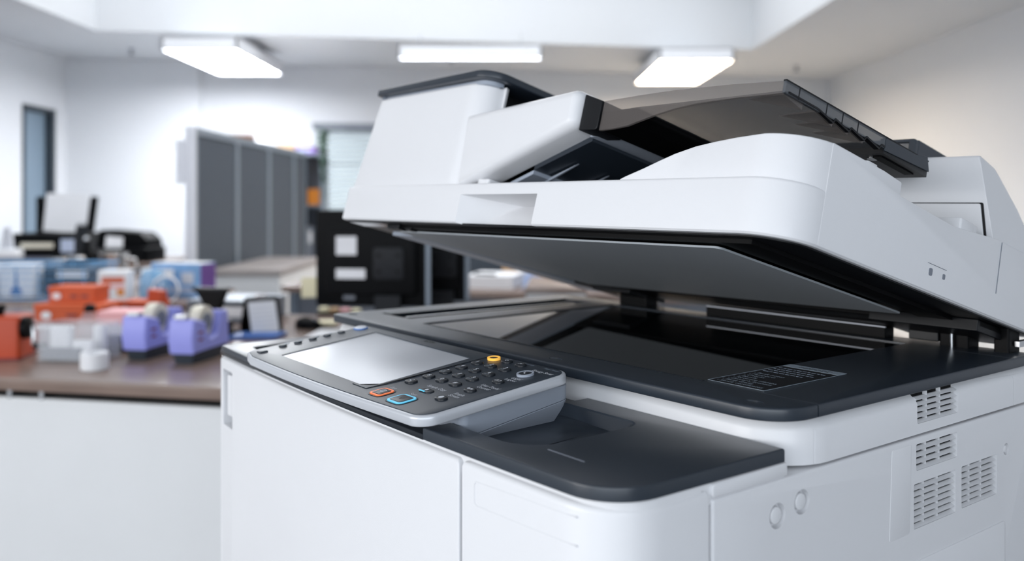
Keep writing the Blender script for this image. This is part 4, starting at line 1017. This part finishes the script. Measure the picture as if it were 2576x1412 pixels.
t = thing('fax_machine', 'black machine with rounded lid and white paper sheet', 'fax machine', (at(312, 640, D=6.4)[0], 6.32, DZ), R_(-6))
part('body', B().slab(rrect(-.20, .20, -.02, .30, .03, 4), 0, .10, rt=.01), 'monitor_black', t)
part('lid', B().loft(rpoly([(-.20, .10), (.19, .10), (.185, .15, .04), (.13, .205, .04), (-.18, .225, .03)], 6), [(0, .04), (0, .26)], lambda a, b, d: (a, d, b)), 'monitor_black', t, bevel=.01)
part('paper', B().slab([(-.10, .02), (.03, .03), (.015, .17), (-.11, .18)], 0, .004, f=lambda a, b, d: (a, d-.025+b*.28, b)), 'paper', t)
t = thing('grey_basket', 'grey open box with purple contents on the far desk', 'box', (at(20, 660, D=5.05)[0], 5.05, DZ))
ob = B(); o1 = rrect(-.16, .15, 0, .2, .01, 3); i1 = rrect(-.155, .145, .005, .195, .008, 3); ob.frame(o1, i1, .003, .10); ob.slab(o1, 0, .004)
part('shell', ob, 'mid_grey', t); part('contents', B().box(-.14, .13, .02, .18, .005, .08), 'purple_card', t)
t = thing('tissue_pack', 'grey and white tissue pack near the inkjet printer', 'tissue pack', (at(10, 650, D=6.15)[0], 6.15, DZ))
part('pack', B().slab(rrect(-.09, .09, 0, .1, .02, 3), 0, .10, rt=.02), 'paper', t); part('tissue', B().slab([(-.05, .09), (.04, .09), (.02, .25), (-.02, .24)], .03, .06, f=lambda a, b, d: (a, d, b)), 'frame_light', t)

# --- things seen below the raised lid, on the desk behind the monitor
def D3(x, y): c_, s_ = math.cos(R_(-15)), math.sin(R_(-15)); return (-1.17+x*c_-y*s_, 4.56+x*s_+y*c_, DZ)
t = thing('paper_stack', 'thick stack of white paper on the desk behind the monitor', 'paper', D3(1.06, .12), R_(-12))
part('sheets', B().box(-.12, .12, 0, .3, 0, .06), 'paper', t); part('top_sheet', B().slab([(-.10, .01), (.13, .0), (.12, .29), (-.11, .3)], .0602, .062), 'paper', t); part('pen', B().tube([(-.08, .05, .067), (.03, .03, .067)], .005, 8), 'monitor_black', t)
t = thing('beige_box', 'beige cardboard box behind the white paper stack', 'box', D3(1.17, .48), R_(-15)); part('carton', B().box(-.14, .14, 0, .2, 0, .15), 'cardboard', t, bevel=.003); part('label', B().box(-.05, .05, -.0012, .0003, .05, .10), 'paper', t)
t = thing('blue_tray', 'blue letter tray beside the white paper stack', 'tray', D3(1.34, .15), R_(-15)); part('base', B().box(-.12, .12, 0, .22, 0, .012), 'pale_blue', t); part('side', B().box(-.12, -.112, 0, .22, .012, .07), 'pale_blue', t); part('side', B().box(.112, .12, 0, .22, .012, .07), 'pale_blue', t); part('back', B().box(-.112, .112, .21, .22, .012, .07), 'pale_blue', t)
t = thing('desktop_printer', 'white desktop printer on the desk behind the monitor', 'printer', D3(1.70, .25), R_(-15)); part('body', B().slab(rrect(-.2, .2, 0, .3, .02, 3), 0, .18, rt=.015), 'white_plastic_smooth', t); part('slot', B().box(-.14, .14, -.002, .004, .05, .075), 'mid_grey', t)
t = thing('office_chair', 'blue-grey office chair back beyond the monitor', 'chair', (-.18, 5.75, 0), R_(10))
part('backrest', B().slab(rrect(-.20, .20, .62, 1.02, .06, 5), -.03, .03, rt=.01, rb=.01, f=lambda a, b, d: (a, d, b)), 'fabric_grey', t)
part('seat', B().slab(rrect(-.23, .23, -.48, .0, .06, 5), .42, .49, rt=.02), 'fabric_grey', t); part('back_post', B().box(-.03, .03, .03, .05, .40, .75), 'dark_plastic', t); part('column', B().tube([(0, -.22, .05), (0, -.22, .42)], .025, 12), 'steel', t)
for k in range(5): a_ = k*1.2566; part('leg', B().tube([(0, -.22, .07), (.26*math.cos(a_), -.22+.26*math.sin(a_), .045)], .018, 8), 'dark_plastic', t); part('caster', B().lathe([(.03, -.015), (.03, .015)], (.26*math.cos(a_), .03, -.22+.26*math.sin(a_)), 12, f=lambda a, b, d: (a, d, b)), 'black_plastic', t)
t = thing('drawer_pedestal', 'white drawer pedestal with brown top beyond the raised lid', 'drawers', (.175, 3.62, 0), R_(-4))
part('carcass', B().box(-.12, .12, .006, .5, .04, .785), 'desk_white', t); part('top', B().slab(rrect(-.125, .125, 0, .51, .01, 3), .785, .81, rt=.004), 'desk_wood', t)
for z in (.06, .30, .54): dr_ = part('drawer', B().box(-.113, .113, -.008, .006, z, z+.22), 'desk_white', t, bevel=.002); obj('handle', B().box(-.05, .05, -.020, -.008, z+.17, z+.182), 'steel', dr_)
for x in (-.1, .1):
    for y in (.05, .45): part('foot', B().box(x-.02, x+.02, y-.02, y+.02, 0, .04), 'mid_grey', t)
t = thing('carton_pile', 'white and violet printed carton on the desk end below the lid', 'box', D3(2.1, .12), R_(-15)); part('carton', B().box(-.15, .15, 0, .25, 0, .10), 'paper', t, bevel=.003); part('print', B().box(.02, .09, -.0012, .0003, .01, .09), 'lavender', t); part('end_flap', B().box(.1502, .153, .01, .24, .005, .095), 'pink_paper', t)

# --- white cupboards along the far walls, glimpsed through the hinge gaps
def cupboard(label, x, y, rz, w_, d_, h_, n):
    t = thing('low_cupboard', label, 'cupboard', (x, y, 0), rz)
    part('carcass', B().box(-w_/2, w_/2, .02, d_, .0, h_-.03), 'desk_white', t); part('top', B().box(-w_/2-.01, w_/2+.01, 0, d_, h_-.03, h_), 'desk_white', t, bevel=.003)
    for k in range(n):
        x0 = -w_/2+w_*k/n; dd = part('door', B().box(x0+.004, x0+w_/n-.004, .004, .02, .06, h_-.04), 'desk_white', t); obj('handle', B().box(x0+w_/n-.06, x0+w_/n-.05, -.012, .004, h_-.3, h_-.15), 'steel', dd)
cupboard('long white cupboard standing along the beige right wall', 3.30, 6.6, R_(-90), 2.8, .44, .8, 5)
cupboard('white cupboard standing against the back wall', 1.9, 9.72, R_(10.1), 1.6, .45, .8, 3)

t = thing('desk_telephone', 'black desk telephone with handset behind the wire basket', 'telephone', (at(222, 640, D=5.0)[0]+.02, 5.02, DZ), R_(10))
part('base', B().loft(rpoly([(-.10, 0), (.10, 0), (.10, .05, .01), (-.10, .09, .01)], 4), [(0, -.09), (0, .09)], lambda a, b, d: (d, a, b)), 'monitor_black', t)
part('handset', B().tube([(-.085, .02, .115), (-.06, .02, .135), (0, .02, .142), (.06, .02, .135), (.085, .02, .115)], [.026, .02, .017, .02, .026], 10), 'dark_plastic', t)
for k in range(9): part('button', B().box(-.02+(k % 3)*.028, 0+(k % 3)*.028, -.08+(k//3)*.025, -.063+(k//3)*.025, .06, .067), 'mid_grey', t)
